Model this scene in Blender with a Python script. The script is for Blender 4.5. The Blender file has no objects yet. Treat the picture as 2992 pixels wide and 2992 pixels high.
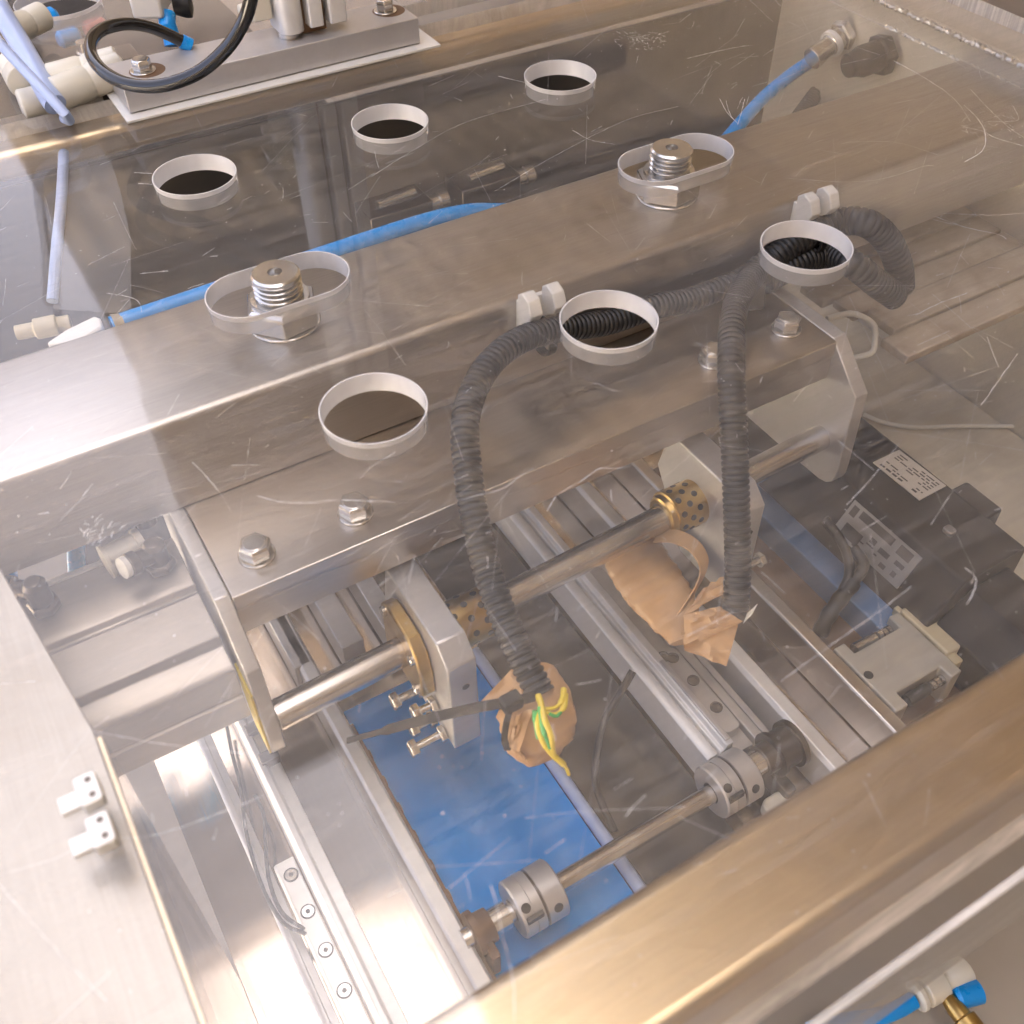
import bpy, bmesh, math, random
from mathutils import Vector, Matrix, noise
random.seed(7)
R = math.radians
scene = bpy.context.scene
COL = scene.collection
MM = 0.001            # all coordinates below are written in millimetres

# ------------------------------------------------------------------ camera
CAM = [[0.859519, -0.511057, -0.006885], [-0.375466, -0.62222, -0.686926], [0.346775, 0.593011, -0.726695]]
LOC = [-97.147, -453.098, 236.703]
cd = bpy.data.cameras.new('camera')
cam = bpy.data.objects.new('camera', cd)
COL.objects.link(cam)
rx, dn, fw = (Vector(r) for r in CAM)
m3 = Matrix((rx, -dn, -fw)).transposed()
cam.matrix_world = Matrix.Translation(Vector(LOC) * MM) @ m3.to_4x4()
cd.sensor_width = 36.0
cd.lens = 36.0 * 3006.7 / 2992.0
cd.clip_start = 0.01
cd.clip_end = 500.0
cd.dof.use_dof = True
cd.dof.focus_distance = 0.50
cd.dof.aperture_fstop = 16.0
scene.camera = cam

# ------------------------------------------------------------------ daylight
world = bpy.data.worlds.new('World')
scene.world = world
world.use_nodes = True
wn = world.node_tree
wn.nodes.clear()
SUN_EL, SUN_AZ = 46.0, 100.0      # azimuth from +Y towards +X
sky = wn.nodes.new('ShaderNodeTexSky')
sky.sky_type = 'NISHITA'
sky.sun_disc = False
sky.sun_elevation = R(SUN_EL)
sky.sun_rotation = R(SUN_AZ)
sky.air_density = 0.16
sky.dust_density = 9.0
sky.ozone_density = 0.0
bg = wn.nodes.new('ShaderNodeBackground')
bg.inputs['Strength'].default_value = 0.126
wo = wn.nodes.new('ShaderNodeOutputWorld')
wn.links.new(sky.outputs[0], bg.inputs['Color'])
wn.links.new(bg.outputs[0], wo.inputs['Surface'])
sd = bpy.data.lights.new('sun', 'SUN')
sun = bpy.data.objects.new('sun', sd)
COL.objects.link(sun)
sd.energy = 4.6
sd.angle = R(4)
sd.color = (1.0, 0.93, 0.83)
sdir = Vector((math.sin(R(SUN_AZ)) * math.cos(R(SUN_EL)), math.cos(R(SUN_AZ)) * math.cos(R(SUN_EL)), math.sin(R(SUN_EL))))
sun.rotation_euler = sdir.to_track_quat('Z', 'Y').to_euler()
scene.view_settings.view_transform = 'Standard'
scene.view_settings.look = 'None'
scene.view_settings.exposure = 4.5
scene.view_settings.gamma = 1.0
scene.render.engine = 'CYCLES'
scene.cycles.max_bounces = 10
scene.cycles.transparent_max_bounces = 24
scene.cycles.glossy_bounces = 6
scene.cycles.caustics_reflective = False
scene.cycles.sample_clamp_indirect = 6.0
scene.cycles.use_denoising = True

# ------------------------------------------------------------------ materials
def new_mat(name):
    m = bpy.data.materials.new(name)
    m.use_nodes = True
    return m, m.node_tree, m.node_tree.nodes['Principled BSDF']

def rgb(c):
    return (c[0], c[1], c[2], 1.0)

def surf(name, col, metal=0.0, rough=0.5, var=0.12, scale=60.0, stretch=(1, 1, 1), rvar=0.1, bump=0.0, col2=None,
         blotch=None, spec=0.5, coat=0.0, wear=None):
    """principled surface whose colour, gloss and relief vary with stretched noise; blotch = (colour, amount, scale)"""
    m, nt, b = new_mat(name)
    N, L = nt.nodes, nt.links
    tc = N.new('ShaderNodeTexCoord')
    mp = N.new('ShaderNodeMapping')
    mp.inputs['Scale'].default_value = stretch
    L.new(tc.outputs['Object'], mp.inputs['Vector'])
    nz = N.new('ShaderNodeTexNoise')
    nz.inputs['Scale'].default_value = scale
    nz.inputs['Detail'].default_value = 6.0
    nz.inputs['Roughness'].default_value = 0.65
    L.new(mp.outputs[0], nz.inputs['Vector'])
    mx = N.new('ShaderNodeMix')
    mx.data_type = 'RGBA'
    c2 = col2 if col2 else tuple(max(0.0, c * (1.0 - 2.2 * var)) for c in col)
    mx.inputs['A'].default_value = rgb(col)
    mx.inputs['B'].default_value = rgb(c2)
    L.new(nz.outputs['Fac'], mx.inputs['Factor'])
    out = mx.outputs['Result']
    if blotch:
        bz = N.new('ShaderNodeTexNoise')
        bz.inputs['Scale'].default_value = blotch[2]
        bz.inputs['Detail'].default_value = 5.0
        bz.inputs['Distortion'].default_value = 0.6
        L.new(tc.outputs['Object'], bz.inputs['Vector'])
        rp = N.new('ShaderNodeValToRGB')
        rp.color_ramp.elements[0].position = 0.45
        rp.color_ramp.elements[0].color = (0, 0, 0, 1)
        rp.color_ramp.elements[1].position = 0.7
        rp.color_ramp.elements[1].color = (blotch[1],) * 3 + (1,)
        L.new(bz.outputs['Fac'], rp.inputs[0])
        m2 = N.new('ShaderNodeMix')
        m2.data_type = 'RGBA'
        m2.inputs['B'].default_value = rgb(blotch[0])
        L.new(out, m2.inputs['A'])
        L.new(rp.outputs[0], m2.inputs['Factor'])
        out = m2.outputs['Result']
    L.new(out, b.inputs['Base Color'])
    b.inputs['Metallic'].default_value = metal
    b.inputs['Specular IOR Level'].default_value = spec
    b.inputs['Coat Weight'].default_value = coat
    mr = N.new('ShaderNodeMapRange')
    mr.inputs['To Min'].default_value = max(0.02, rough - rvar)
    mr.inputs['To Max'].default_value = min(1.0, rough + rvar)
    L.new(nz.outputs['Fac'], mr.inputs['Value'])
    L.new(mr.outputs[0], b.inputs['Roughness'])
    if bump:
        bp = N.new('ShaderNodeBump')
        bp.inputs['Strength'].default_value = bump
        bp.inputs['Distance'].default_value = 0.0006
        L.new(nz.outputs['Fac'], bp.inputs['Height'])
        L.new(bp.outputs[0], b.inputs['Normal'])
    return m

BROWN = (0.30, 0.24, 0.18)
M = {}
M['steel_x'] = surf('brushed_stainless_along_x', (0.58, 0.555, 0.525), 1, 0.34, 0.15, 40, (1, 40, 40), 0.10, 0.18, blotch=((0.42, 0.385, 0.345), 0.6, 14))
M['steel_y'] = surf('brushed_stainless_along_y', (0.50, 0.47, 0.41), 0.85, 0.42, 0.06, 40, (30, 1, 30), 0.06, 0.05, blotch=((0.44, 0.39, 0.33), 0.4, 12))
M['pan'] = surf('bright_stainless_sheet', (0.56, 0.48, 0.39), 1, 0.13, 0.06, 30, (20, 1, 1), 0.05, 0.04, blotch=((0.36, 0.28, 0.2), 0.5, 9))
M['frame'] = surf('frame_stainless', (0.69, 0.55, 0.35), 1, 0.33, 0.10, 30, (1, 40, 40), 0.08, 0.12, blotch=((0.46, 0.38, 0.28), 0.6, 10))
M['alu'] = surf('anodised_aluminium', (0.57, 0.56, 0.55), 0.55, 0.40, 0.06, 300, (1, 1, 1), 0.06, 0.06, blotch=((0.45, 0.43, 0.40), 0.5, 25))
M['lit_alu'] = surf('lit_rail_aluminium', (0.80, 0.80, 0.78), 0.3, 0.38, 0.05, 300, (1, 1, 1), 0.06, 0.06, blotch=((0.58, 0.56, 0.53), 0.5, 25))  # lighter copy of alu, stronger light on the rails put into the colour
M['barrel'] = surf('cylinder_barrel_aluminium', (0.31, 0.28, 0.24), 0.7, 0.36, 0.06, 120, (1, 12, 12), 0.06, 0.06, blotch=((0.34, 0.3, 0.25), 0.6, 20))
M['alu_plate'] = surf('milled_aluminium_plate', (0.60, 0.565, 0.525), 1, 0.30, 0.05, 120, (1, 8, 8), 0.06, 0.05, blotch=((0.5, 0.45, 0.4), 0.55, 16))
M['chrome'] = surf('polished_shaft_steel', (0.72, 0.71, 0.69), 0.95, 0.24, 0.05, 60, (40, 1, 1), 0.06, 0.0, blotch=((0.3, 0.22, 0.15), 0.5, 30))
M['bolt'] = surf('bolt_stainless', (0.70, 0.68, 0.64), 0.88, 0.2, 0.08, 200, (1, 1, 1), 0.08, 0.05)
M['dark_steel'] = surf('dark_oily_steel', (0.16, 0.14, 0.12), 1, 0.35, 0.2, 80, (1, 1, 1), 0.1, 0.1)
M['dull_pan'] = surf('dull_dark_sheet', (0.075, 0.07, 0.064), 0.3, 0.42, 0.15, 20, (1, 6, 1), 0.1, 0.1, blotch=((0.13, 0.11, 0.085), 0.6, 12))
M['bronze'] = surf('oily_bronze', (0.62, 0.43, 0.16), 1, 0.33, 0.12, 120, (1, 1, 1), 0.1, 0.05, blotch=((0.3, 0.18, 0.07), 0.7, 60))
M['graphite'] = surf('graphite_plug', (0.035, 0.033, 0.03), 0.1, 0.5, 0.2, 300)
M['conduit'] = surf('black_corrugated_plastic', (0.020, 0.020, 0.021), 0, 0.42, 0.2, 200, rvar=0.1, blotch=((0.055, 0.05, 0.045), 0.5, 30))
M['rubber'] = surf('black_rubber', (0.022, 0.021, 0.02), 0, 0.5, 0.2, 250, rvar=0.1)
M['hose_black'] = surf('glossy_black_hose', (0.012, 0.012, 0.012), 0, 0.14, 0.2, 250, rvar=0.05, coat=0.3)
M['hose_blue'] = surf('blue_air_hose', (0.0, 0.34, 0.92), 0, 0.28, 0.1, 80, rvar=0.06, spec=0.6)
M['hose_pale'] = surf('pale_blue_hose', (0.42, 0.52, 0.76), 0, 0.3, 0.06, 60, rvar=0.06)
M['belt'] = surf('blue_belt', (0.006, 0.30, 0.88), 0, 0.5, 0.06, 40, (1, 1, 1), 0.08, 0.05, blotch=((0.02, 0.30, 0.80), 0.5, 14), spec=0.15)
M['blue_dull'] = surf('dull_blue_paint', (0.09, 0.19, 0.36), 0, 0.5, 0.12, 40, blotch=((0.16, 0.2, 0.28), 0.5, 12))
M['nylon'] = surf('white_nylon', (0.78, 0.77, 0.72), 0, 0.4, 0.05, 100, rvar=0.08)
M['cream'] = surf('cream_plastic', (0.72, 0.69, 0.58), 0, 0.35, 0.05, 60, rvar=0.08)
M['tape'] = surf('brown_packing_tape', (0.55, 0.335, 0.16), 0, 0.40, 0.10, 70, (1, 1, 1), 0.10, 0.3, col2=(0.42, 0.255, 0.115), spec=0.45)
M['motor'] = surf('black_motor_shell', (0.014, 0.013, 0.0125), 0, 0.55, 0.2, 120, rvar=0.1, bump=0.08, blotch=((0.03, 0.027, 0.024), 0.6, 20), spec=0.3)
M['beige'] = surf('beige_plastic', (0.52, 0.45, 0.29), 0, 0.45, 0.06, 60)
M['greycast'] = surf('grey_cast_housing', (0.46, 0.43, 0.36), 0.15, 0.45, 0.06, 90, bump=0.04)
M['label_paper'] = surf('label_paper', (0.55, 0.50, 0.42), 0, 0.4, 0.05, 80)
M['label_metal'] = surf('nameplate_metal', (0.27, 0.26, 0.25), 0.5, 0.4, 0.08, 80)
M['print'] = surf('print_ink', (0.06, 0.055, 0.05), 0, 0.5, 0.1, 100)
M['floor_dust'] = surf('dusty_floor', (0.66, 0.59, 0.45), 0, 0.7, 0.15, 18, rvar=0.1, bump=0.1, blotch=((0.22, 0.17, 0.11), 0.7, 9))
M['plank'] = surf('weathered_board', (0.56, 0.47, 0.35), 0, 0.7, 0.25, 22, (1, 7, 7), 0.1, 0.2, blotch=((0.22, 0.165, 0.115), 0.75, 30))
M['concrete'] = surf('concrete', (0.50, 0.455, 0.375), 0, 0.8, 0.15, 6, bump=0.2, blotch=((0.25, 0.2, 0.15), 0.6, 3))
M['roof'] = surf('tan_roof_sheet', (0.46, 0.39, 0.30), 0, 0.7, 0.15, 3, (1, 6, 1), blotch=((0.33, 0.27, 0.20), 0.6, 2))
M['timber'] = surf('dark_rafter', (0.08, 0.055, 0.038), 0, 0.7, 0.2, 6, (8, 1, 1))
M['wall_steel'] = surf('pale_box_steel', (0.70, 0.66, 0.57), 0.55, 0.42, 0.08, 30, (1, 30, 6), 0.08, 0.1, blotch=((0.5, 0.45, 0.36), 0.6, 10))
M['left_rail'] = surf('dusty_left_rail', (0.50, 0.46, 0.39), 0.8, 0.42, 0.14, 30, (40, 1, 40), 0.08, 0.12, blotch=((0.34, 0.29, 0.22), 0.7, 16))
M['yellow'] = surf('yellow_wire', (0.78, 0.60, 0.04), 0, 0.3, 0.06, 100)
M['green'] = surf('green_wire', (0.06, 0.42, 0.10), 0, 0.3, 0.06, 100)
M['red'] = surf('faded_red', (0.55, 0.16, 0.14), 0, 0.5, 0.06, 60)
M['weld'] = surf('weld_bead', (0.74, 0.72, 0.66), 0.8, 0.3, 0.15, 200, bump=0.15)
M['orange_strip'] = surf('yellow_strip', (0.66, 0.50, 0.06), 0, 0.5, 0.1, 60)
M['rust_and_reflection'] = surf('rusty_edge', (0.23, 0.14, 0.08), 0.3, 0.6, 0.2, 100, bump=0.2)  # also carries the brown reflection on the sheet beside the motor
M['scratch'] = surf('scratched_acrylic', (0.80, 0.79, 0.76), 0, 0.6, 0.05, 200)
_nt = M['scratch'].node_tree
_t = _nt.nodes.new('ShaderNodeBsdfTransparent'); _x = _nt.nodes.new('ShaderNodeMixShader'); _x.inputs[0].default_value = 0.85
_nt.links.new(_t.outputs[0], _x.inputs[1]); _nt.links.new(_nt.nodes['Principled BSDF'].outputs[0], _x.inputs[2]); _nt.links.new(_x.outputs[0], _nt.nodes['Material Output'].inputs['Surface'])

# frosted machined acrylic of the hole rims
m, nt, b = new_mat('machined_acrylic_edge')
N, L = nt.nodes, nt.links
tc = N.new('ShaderNodeTexCoord')
mp = N.new('ShaderNodeMapping'); mp.inputs['Scale'].default_value = (1, 1, 0.6)
nz = N.new('ShaderNodeTexNoise'); nz.inputs['Scale'].default_value = 90; nz.inputs['Detail'].default_value = 4
L.new(tc.outputs['Object'], mp.inputs['Vector']); L.new(mp.outputs[0], nz.inputs['Vector'])
mx = N.new('ShaderNodeMix'); mx.data_type = 'RGBA'
mx.inputs['A'].default_value = (0.97, 0.97, 0.96, 1); mx.inputs['B'].default_value = (0.60, 0.58, 0.55, 1)
L.new(nz.outputs['Fac'], mx.inputs['Factor'])
L.new(mx.outputs['Result'], b.inputs['Base Color'])
b.inputs['Roughness'].default_value = 0.12
b.inputs['Subsurface Weight'].default_value = 0.0
tl = N.new('ShaderNodeBsdfTranslucent'); tl.inputs['Color'].default_value = (0.9, 0.9, 0.89, 1)
ms = N.new('ShaderNodeMixShader'); ms.inputs[0].default_value = 0.22
L.new(b.outputs[0], ms.inputs[1]); L.new(tl.outputs[0], ms.inputs[2])
geo = N.new('ShaderNodeNewGeometry')
tp = N.new('ShaderNodeBsdfTransparent')
mb_ = N.new('ShaderNodeMath'); mb_.operation = 'MULTIPLY'; mb_.inputs[1].default_value = 0.64
L.new(geo.outputs['Backfacing'], mb_.inputs[0])
m3_ = N.new('ShaderNodeMixShader')
L.new(mb_.outputs[0], m3_.inputs[0]); L.new(ms.outputs[0], m3_.inputs[1]); L.new(tp.outputs[0], m3_.inputs[2])
L.new(m3_.outputs[0], N['Material Output'].inputs['Surface'])
M['rim'] = m

def acrylic(name, haze, refl_rough, tint=(0.985, 0.98, 0.97)):
    """thin clear sheet face: Fresnel mirror over see-through, with a little dust that scatters light"""
    m, nt, b = new_mat(name)
    N, L = nt.nodes, nt.links
    N.remove(b)
    tr = N.new('ShaderNodeBsdfTransparent'); tr.inputs['Color'].default_value = rgb(tint)
    gl = N.new('ShaderNodeBsdfGlossy'); gl.inputs['Roughness'].default_value = refl_rough
    lw = N.new('ShaderNodeLayerWeight'); lw.inputs['Blend'].default_value = 0.5
    pw = N.new('ShaderNodeMath'); pw.operation = 'POWER'; pw.inputs[1].default_value = 5.0
    L.new(lw.outputs['Facing'], pw.inputs[0])
    fr = N.new('ShaderNodeMath'); fr.operation = 'MULTIPLY_ADD'; fr.inputs[1].default_value = 0.96; fr.inputs[2].default_value = 0.04
    L.new(pw.outputs[0], fr.inputs[0])
    ms = N.new('ShaderNodeMixShader')
    L.new(fr.outputs[0], ms.inputs[0]); L.new(tr.outputs[0], ms.inputs[1]); L.new(gl.outputs[0], ms.inputs[2])
    df = N.new('ShaderNodeBsdfDiffuse'); df.inputs['Color'].default_value = (0.74, 0.70, 0.64, 1)
    tc = N.new('ShaderNodeTexCoord')
    n1 = N.new('ShaderNodeTexNoise'); n1.inputs['Scale'].default_value = 9; n1.inputs['Detail'].default_value = 8; n1.inputs['Roughness'].default_value = 0.7
    L.new(tc.outputs['Object'], n1.inputs['Vector'])
    r1 = N.new('ShaderNodeMapRange')
    r1.inputs['From Min'].default_value = 0.3; r1.inputs['From Max'].default_value = 0.75
    r1.inputs['To Min'].default_value = haze * 0.6; r1.inputs['To Max'].default_value = haze * 1.7
    L.new(n1.outputs['Fac'], r1.inputs['Value'])
    # wiping streaks
    ms_ = N.new('ShaderNodeMapping'); ms_.inputs['Rotation'].default_value = (0, 0, 0.5); ms_.inputs['Scale'].default_value = (4, 70, 1)
    L.new(tc.outputs['Object'], ms_.inputs['Vector'])
    n3 = N.new('ShaderNodeTexNoise'); n3.inputs['Scale'].default_value = 3.0; n3.inputs['Detail'].default_value = 7; n3.inputs['Roughness'].default_value = 0.75; n3.inputs['Distortion'].default_value = 0.8
    L.new(ms_.outputs[0], n3.inputs['Vector'])
    r3 = N.new('ShaderNodeMapRange')
    r3.inputs['From Min'].default_value = 0.45; r3.inputs['From Max'].default_value = 0.75
    r3.inputs['To Min'].default_value = 0.0; r3.inputs['To Max'].default_value = haze * 1.6
    L.new(n3.outputs['Fac'], r3.inputs['Value'])
    # fine dust specks
    vo = N.new('ShaderNodeTexVoronoi'); vo.inputs['Scale'].default_value = 420
    L.new(tc.outputs['Object'], vo.inputs['Vector'])
    r2 = N.new('ShaderNodeMapRange')
    r2.inputs['From Min'].default_value = 0.05; r2.inputs['From Max'].default_value = 0.16
    r2.inputs['To Min'].default_value = 0.10 if haze > 0.02 else 0.0; r2.inputs['To Max'].default_value = 0.0
    L.new(vo.outputs['Distance'], r2.inputs['Value'])
    n2 = N.new('ShaderNodeTexNoise'); n2.inputs['Scale'].default_value = 55
    L.new(tc.outputs['Object'], n2.inputs['Vector'])
    g = N.new('ShaderNodeMath'); g.operation = 'GREATER_THAN'; g.inputs[1].default_value = 0.56
    L.new(n2.outputs['Fac'], g.inputs[0])
    mu = N.new('ShaderNodeMath'); mu.operation = 'MULTIPLY'
    L.new(r2.outputs[0], mu.inputs[0]); L.new(g.outputs[0], mu.inputs[1])
    ad = N.new('ShaderNodeMath'); ad.operation = 'ADD'; ad.use_clamp = True
    a0 = N.new('ShaderNodeMath'); a0.operation = 'ADD'
    L.new(r1.outputs[0], a0.inputs[0]); L.new(r3.outputs[0], a0.inputs[1])
    L.new(a0.outputs[0], ad.inputs[0]); L.new(mu.outputs[0], ad.inputs[1])
    m2 = N.new('ShaderNodeMixShader')
    L.new(ad.outputs[0], m2.inputs[0]); L.new(ms.outputs[0], m2.inputs[1]); L.new(df.outputs[0], m2.inputs[2])
    L.new(m2.outputs[0], N['Material Output'].inputs['Surface'])
    return m
M['acrylic_top'] = acrylic('acrylic_top_face', 0.058, 0.045)
M['acrylic_bottom'] = acrylic('acrylic_lower_face', 0.004, 0.03)
M['acrylic_front'] = acrylic('acrylic_front_guard', 0.012, 0.02)
M['acrylic_edge'] = acrylic('acrylic_cut_edge', 0.45, 0.15, (0.86, 0.88, 0.86))

# ------------------------------------------------------------------ mesh helpers
class MB:
    """collects shapes (millimetres) in one bmesh"""
    def __init__(s):
        s.bm = bmesh.new()
        s.mi = 0

    def face(s, vs):
        try:
            f = s.bm.faces.new(vs)
            f.material_index = s.mi
            return f
        except ValueError:
            return None

    def box(s, x0, x1, y0, y1, z0, z1):
        v = [s.bm.verts.new((x, y, z)) for x in (x0, x1) for y in (y0, y1) for z in (z0, z1)]
        for q in ((0, 1, 3, 2), (4, 6, 7, 5), (0, 4, 5, 1), (2, 3, 7, 6), (0, 2, 6, 4), (1, 5, 7, 3)):
            s.face([v[i] for i in q])
        return s

    def prism(s, pts, axis, a, b):
        """pts: 2-D outline; axis 'x': (y,z), 'y': (x,z), 'z': (x,y); extruded from a to b"""
        def p3(p, t):
            return {'x': (t, p[0], p[1]), 'y': (p[0], t, p[1]), 'z': (p[0], p[1], t)}[axis]
        A = [s.bm.verts.new(p3(p, a)) for p in pts]
        B = [s.bm.verts.new(p3(p, b)) for p in pts]
        n = len(pts)
        s.face(list(reversed(A)))
        s.face(B)
        for i in range(n):
            s.face([A[i], A[(i + 1) % n], B[(i + 1) % n], B[i]])
        return s

    def lathe(s, p0, d, prof, seg=28, cap=True):
        """prof: (distance along d, radius)"""
        d = Vector(d).normalized()
        u = d.orthogonal().normalized()
        w = d.cross(u)
        rings = []
        for t, r in prof:
            c = Vector(p0) + d * t
            rings.append([s.bm.verts.new(c + (u * math.cos(2 * math.pi * i / seg) + w * math.sin(2 * math.pi * i / seg)) * r) for i in range(seg)])
        for A, B in zip(rings, rings[1:]):
            for i in range(seg):
                s.face([A[i], A[(i + 1) % seg], B[(i + 1) % seg], B[i]])
        if cap:
            s.face(list(reversed(rings[0])))
            s.face(rings[-1])
        return s

    def tube(s, path, rad, seg=14, cap=True):
        """rad: number or list of radii per point"""
        P = [Vector(p) for p in path]
        n = len(P)
        rr = rad if isinstance(rad, (list, tuple)) else [rad] * n
        T = []
        for i in range(n):
            t = P[min(i + 1, n - 1)] - P[max(i - 1, 0)]
            T.append(t.normalized() if t.length > 1e-9 else (T[-1] if T else Vector((0, 0, 1))))
        u = T[0].orthogonal().normalized()
        rings = []
        for i in range(n):
            u = (u - T[i] * u.dot(T[i]))
            u = u.normalized() if u.length > 1e-6 else T[i].orthogonal().normalized()
            w = T[i].cross(u)
            rings.append([s.bm.verts.new(P[i] + (u * math.cos(2 * math.pi * k / seg) + w * math.sin(2 * math.pi * k / seg)) * rr[i]) for k in range(seg)])
        for A, B in zip(rings, rings[1:]):
            for k in range(seg):
                s.face([A[k], A[(k + 1) % seg], B[(k + 1) % seg], B[k]])
        if cap:
            s.face(list(reversed(rings[0])))
            s.face(rings[-1])
        return s

    def ribbon(s, path, width_dirs, thick=0.15):
        """strip of tape: path centre points and half-width vectors"""
        top, bot = [], []
        P = [Vector(p) for p in path]
        W = [Vector(w) for w in width_dirs]
        for i, (p, w) in enumerate(zip(P, W)):
            t = (P[min(i + 1, len(P) - 1)] - P[max(i - 1, 0)]).normalized()
            nrm = t.cross(w).normalized() * thick
            top.append((s.bm.verts.new(p - w + nrm), s.bm.verts.new(p + w + nrm)))
            bot.append((s.bm.verts.new(p - w - nrm), s.bm.verts.new(p + w - nrm)))
        for i in range(len(P) - 1):
            s.face([top[i][0], top[i][1], top[i + 1][1], top[i + 1][0]])
            s.face([bot[i][1], bot[i][0], bot[i + 1][0], bot[i + 1][1]])
            s.face([top[i][0], top[i + 1][0], bot[i + 1][0], bot[i][0]])
            s.face([top[i + 1][1], top[i][1], bot[i][1], bot[i + 1][1]])
        s.face([top[0][1], top[0][0], bot[0][0], bot[0][1]])
        s.face([top[-1][0], top[-1][1], bot[-1][1], bot[-1][0]])
        return s

    def hexhead(s, p0, d, af, h, seg_ch=0.12, rot=0.0):
        d = Vector(d).normalized()
        u = d.orthogonal().normalized()
        w = d.cross(u)
        R0 = af / math.sqrt(3)
        def ring(t, r):
            c = Vector(p0) + d * t
            return [s.bm.verts.new(c + (u * math.cos(rot + math.pi / 3 * i) + w * math.sin(rot + math.pi / 3 * i)) * r) for i in range(6)]
        rs = [ring(0, R0 * 0.95), ring(h * 0.1, R0), ring(h * (1 - seg_ch), R0), ring(h, R0 * 0.87)]
        for A, B in zip(rs, rs[1:]):
            for i in range(6):
                s.face([A[i], A[(i + 1) % 6], B[(i + 1) % 6], B[i]])
        s.face(list(reversed(rs[0])))
        s.face(rs[-1])
        return s

def obj(name, mb, mat, parent=None, bevel=0.0, smooth=35, seg=2, **props):
    bm = mb.bm
    base = parent['_base'] if parent is not None and '_base' in parent else (0, 0, 0)
    own = props.pop('base', None)
    if parent is None and own:
        base = own
    if not getattr(mb, 'keep', False):
        bmesh.ops.recalc_face_normals(bm, faces=bm.faces)
    for v in bm.verts:
        v.co = (v.co - Vector(base)) * MM
    me = bpy.data.meshes.new(name)
    bm.to_mesh(me)
    bm.free()
    for mt in (mat if isinstance(mat, (list, tuple)) else [mat]):
        me.materials.append(mt)
    if smooth:
        me.polygons.foreach_set('use_smooth', [True] * len(me.polygons))
        me.set_sharp_from_angle(angle=R(smooth))
    o = bpy.data.objects.new(name, me)
    COL.objects.link(o)
    if parent is not None:
        o.parent = parent
    elif own:
        o.location = Vector(own) * MM
    if bevel:
        md = o.modifiers.new('bevel', 'BEVEL')
        md.width = bevel * MM
        md.segments = seg
        md.limit_method = 'ANGLE'
        md.angle_limit = R(40)
    o['_base'] = tuple(base)
    for k, v in props.items():
        o[k] = v
    return o

def thing(name, label, cat, base=(0, 0, 0), group=None):
    o = bpy.data.objects.new(name, None)
    COL.objects.link(o)
    o.location = Vector(base) * MM
    o.empty_display_size = 0.01
    o['_base'] = tuple(base)
    o['label'] = label
    o['category'] = cat
    if group:
        o['group'] = group
    return o

def tag(o, label, cat, group=None):
    o['label'] = label
    o['category'] = cat
    if group:
        o['group'] = group
    return o

def copy_thing(src, shift, label, group=None):
    """copy of a thing with copies of its parts and sub-parts, moved by shift (mm)"""
    def rec(o, parent):
        c = o.copy()
        COL.objects.link(c)
        if parent is not None:
            c.parent = parent
        for ch in list(o.children):
            rec(ch, c)
        return c
    c = rec(src, None)
    c.location = src.location + Vector(shift) * MM
    c['label'] = label
    if group:
        c['group'] = group
    return c

def spline(pts, step=2.0):
    """Catmull-Rom through the points, resampled at about even steps"""
    P = [Vector(p) for p in pts]
    P = [P[0] * 2 - P[1]] + P + [P[-1] * 2 - P[-2]]
    fine = []
    for i in range(1, len(P) - 2):
        a, b, c, d = P[i - 1], P[i], P[i + 1], P[i + 2]
        for k in range(24):
            t = k / 24
            fine.append(0.5 * ((2 * b) + (c - a) * t + (2 * a - 5 * b + 4 * c - d) * t * t + (3 * b - a - 3 * c + d) * t ** 3))
    fine.append(P[-2])
    out, acc = [fine[0]], 0.0
    for p, q in zip(fine, fine[1:]):
        seg = (q - p).length
        while acc + seg >= step:
            f = (step - acc) / seg
            p = p.lerp(q, f)
            out.append(p.copy())
            seg = (q - p).length
            acc = 0.0
        acc += seg
    if (out[-1] - fine[-1]).length > step * 0.3:
        out.append(fine[-1])
    return out

def corrugated(path, r, pitch=2.7, depth=0.7):
    pts = spline(path, pitch / 6)
    rad = []
    for i in range(len(pts)):
        k = i % 6
        rad.append(r if k in (0, 1, 2, 3) else r - depth)
        if k in (0, 3):
            rad[-1] = r - depth * 0.12
    return pts, rad

def circle(cx, cy, r, n=48):
    return [(cx + r * math.cos(2 * math.pi * i / n), cy + r * math.sin(2 * math.pi * i / n)) for i in range(n)]

def slot(cx, cy, half, r, n=20, ang=0.0):
    pts = []
    for i in range(n + 1):
        a = -math.pi / 2 + math.pi * i / n
        pts.append((half + r * math.cos(a), r * math.sin(a)))
    for i in range(n + 1):
        a = math.pi / 2 + math.pi * i / n
        pts.append((-half + r * math.cos(a), r * math.sin(a)))
    ca, sa = math.cos(ang), math.sin(ang)
    return [(cx + x * ca - y * sa, cy + x * sa + y * ca) for x, y in pts]

def rrect(x0, x1, y0, y1, r, n=5):
    pts = []
    for cx, cy, a0 in ((x1 - r, y0 + r, -90), (x1 - r, y1 - r, 0), (x0 + r, y1 - r, 90), (x0 + r, y0 + r, 180)):
        for i in range(n + 1):
            a = R(a0 + 90 * i / n)
            pts.append((cx + r * math.cos(a), cy + r * math.sin(a)))
    return pts

# ================================================================== ground, with unseen roof and walls added for light and reflections
g = MB(); g.box(-14000, 14000, -14000, 14000, -1010, -1000)
obj('ground', g, M['concrete'], smooth=0, kind='structure')

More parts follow.
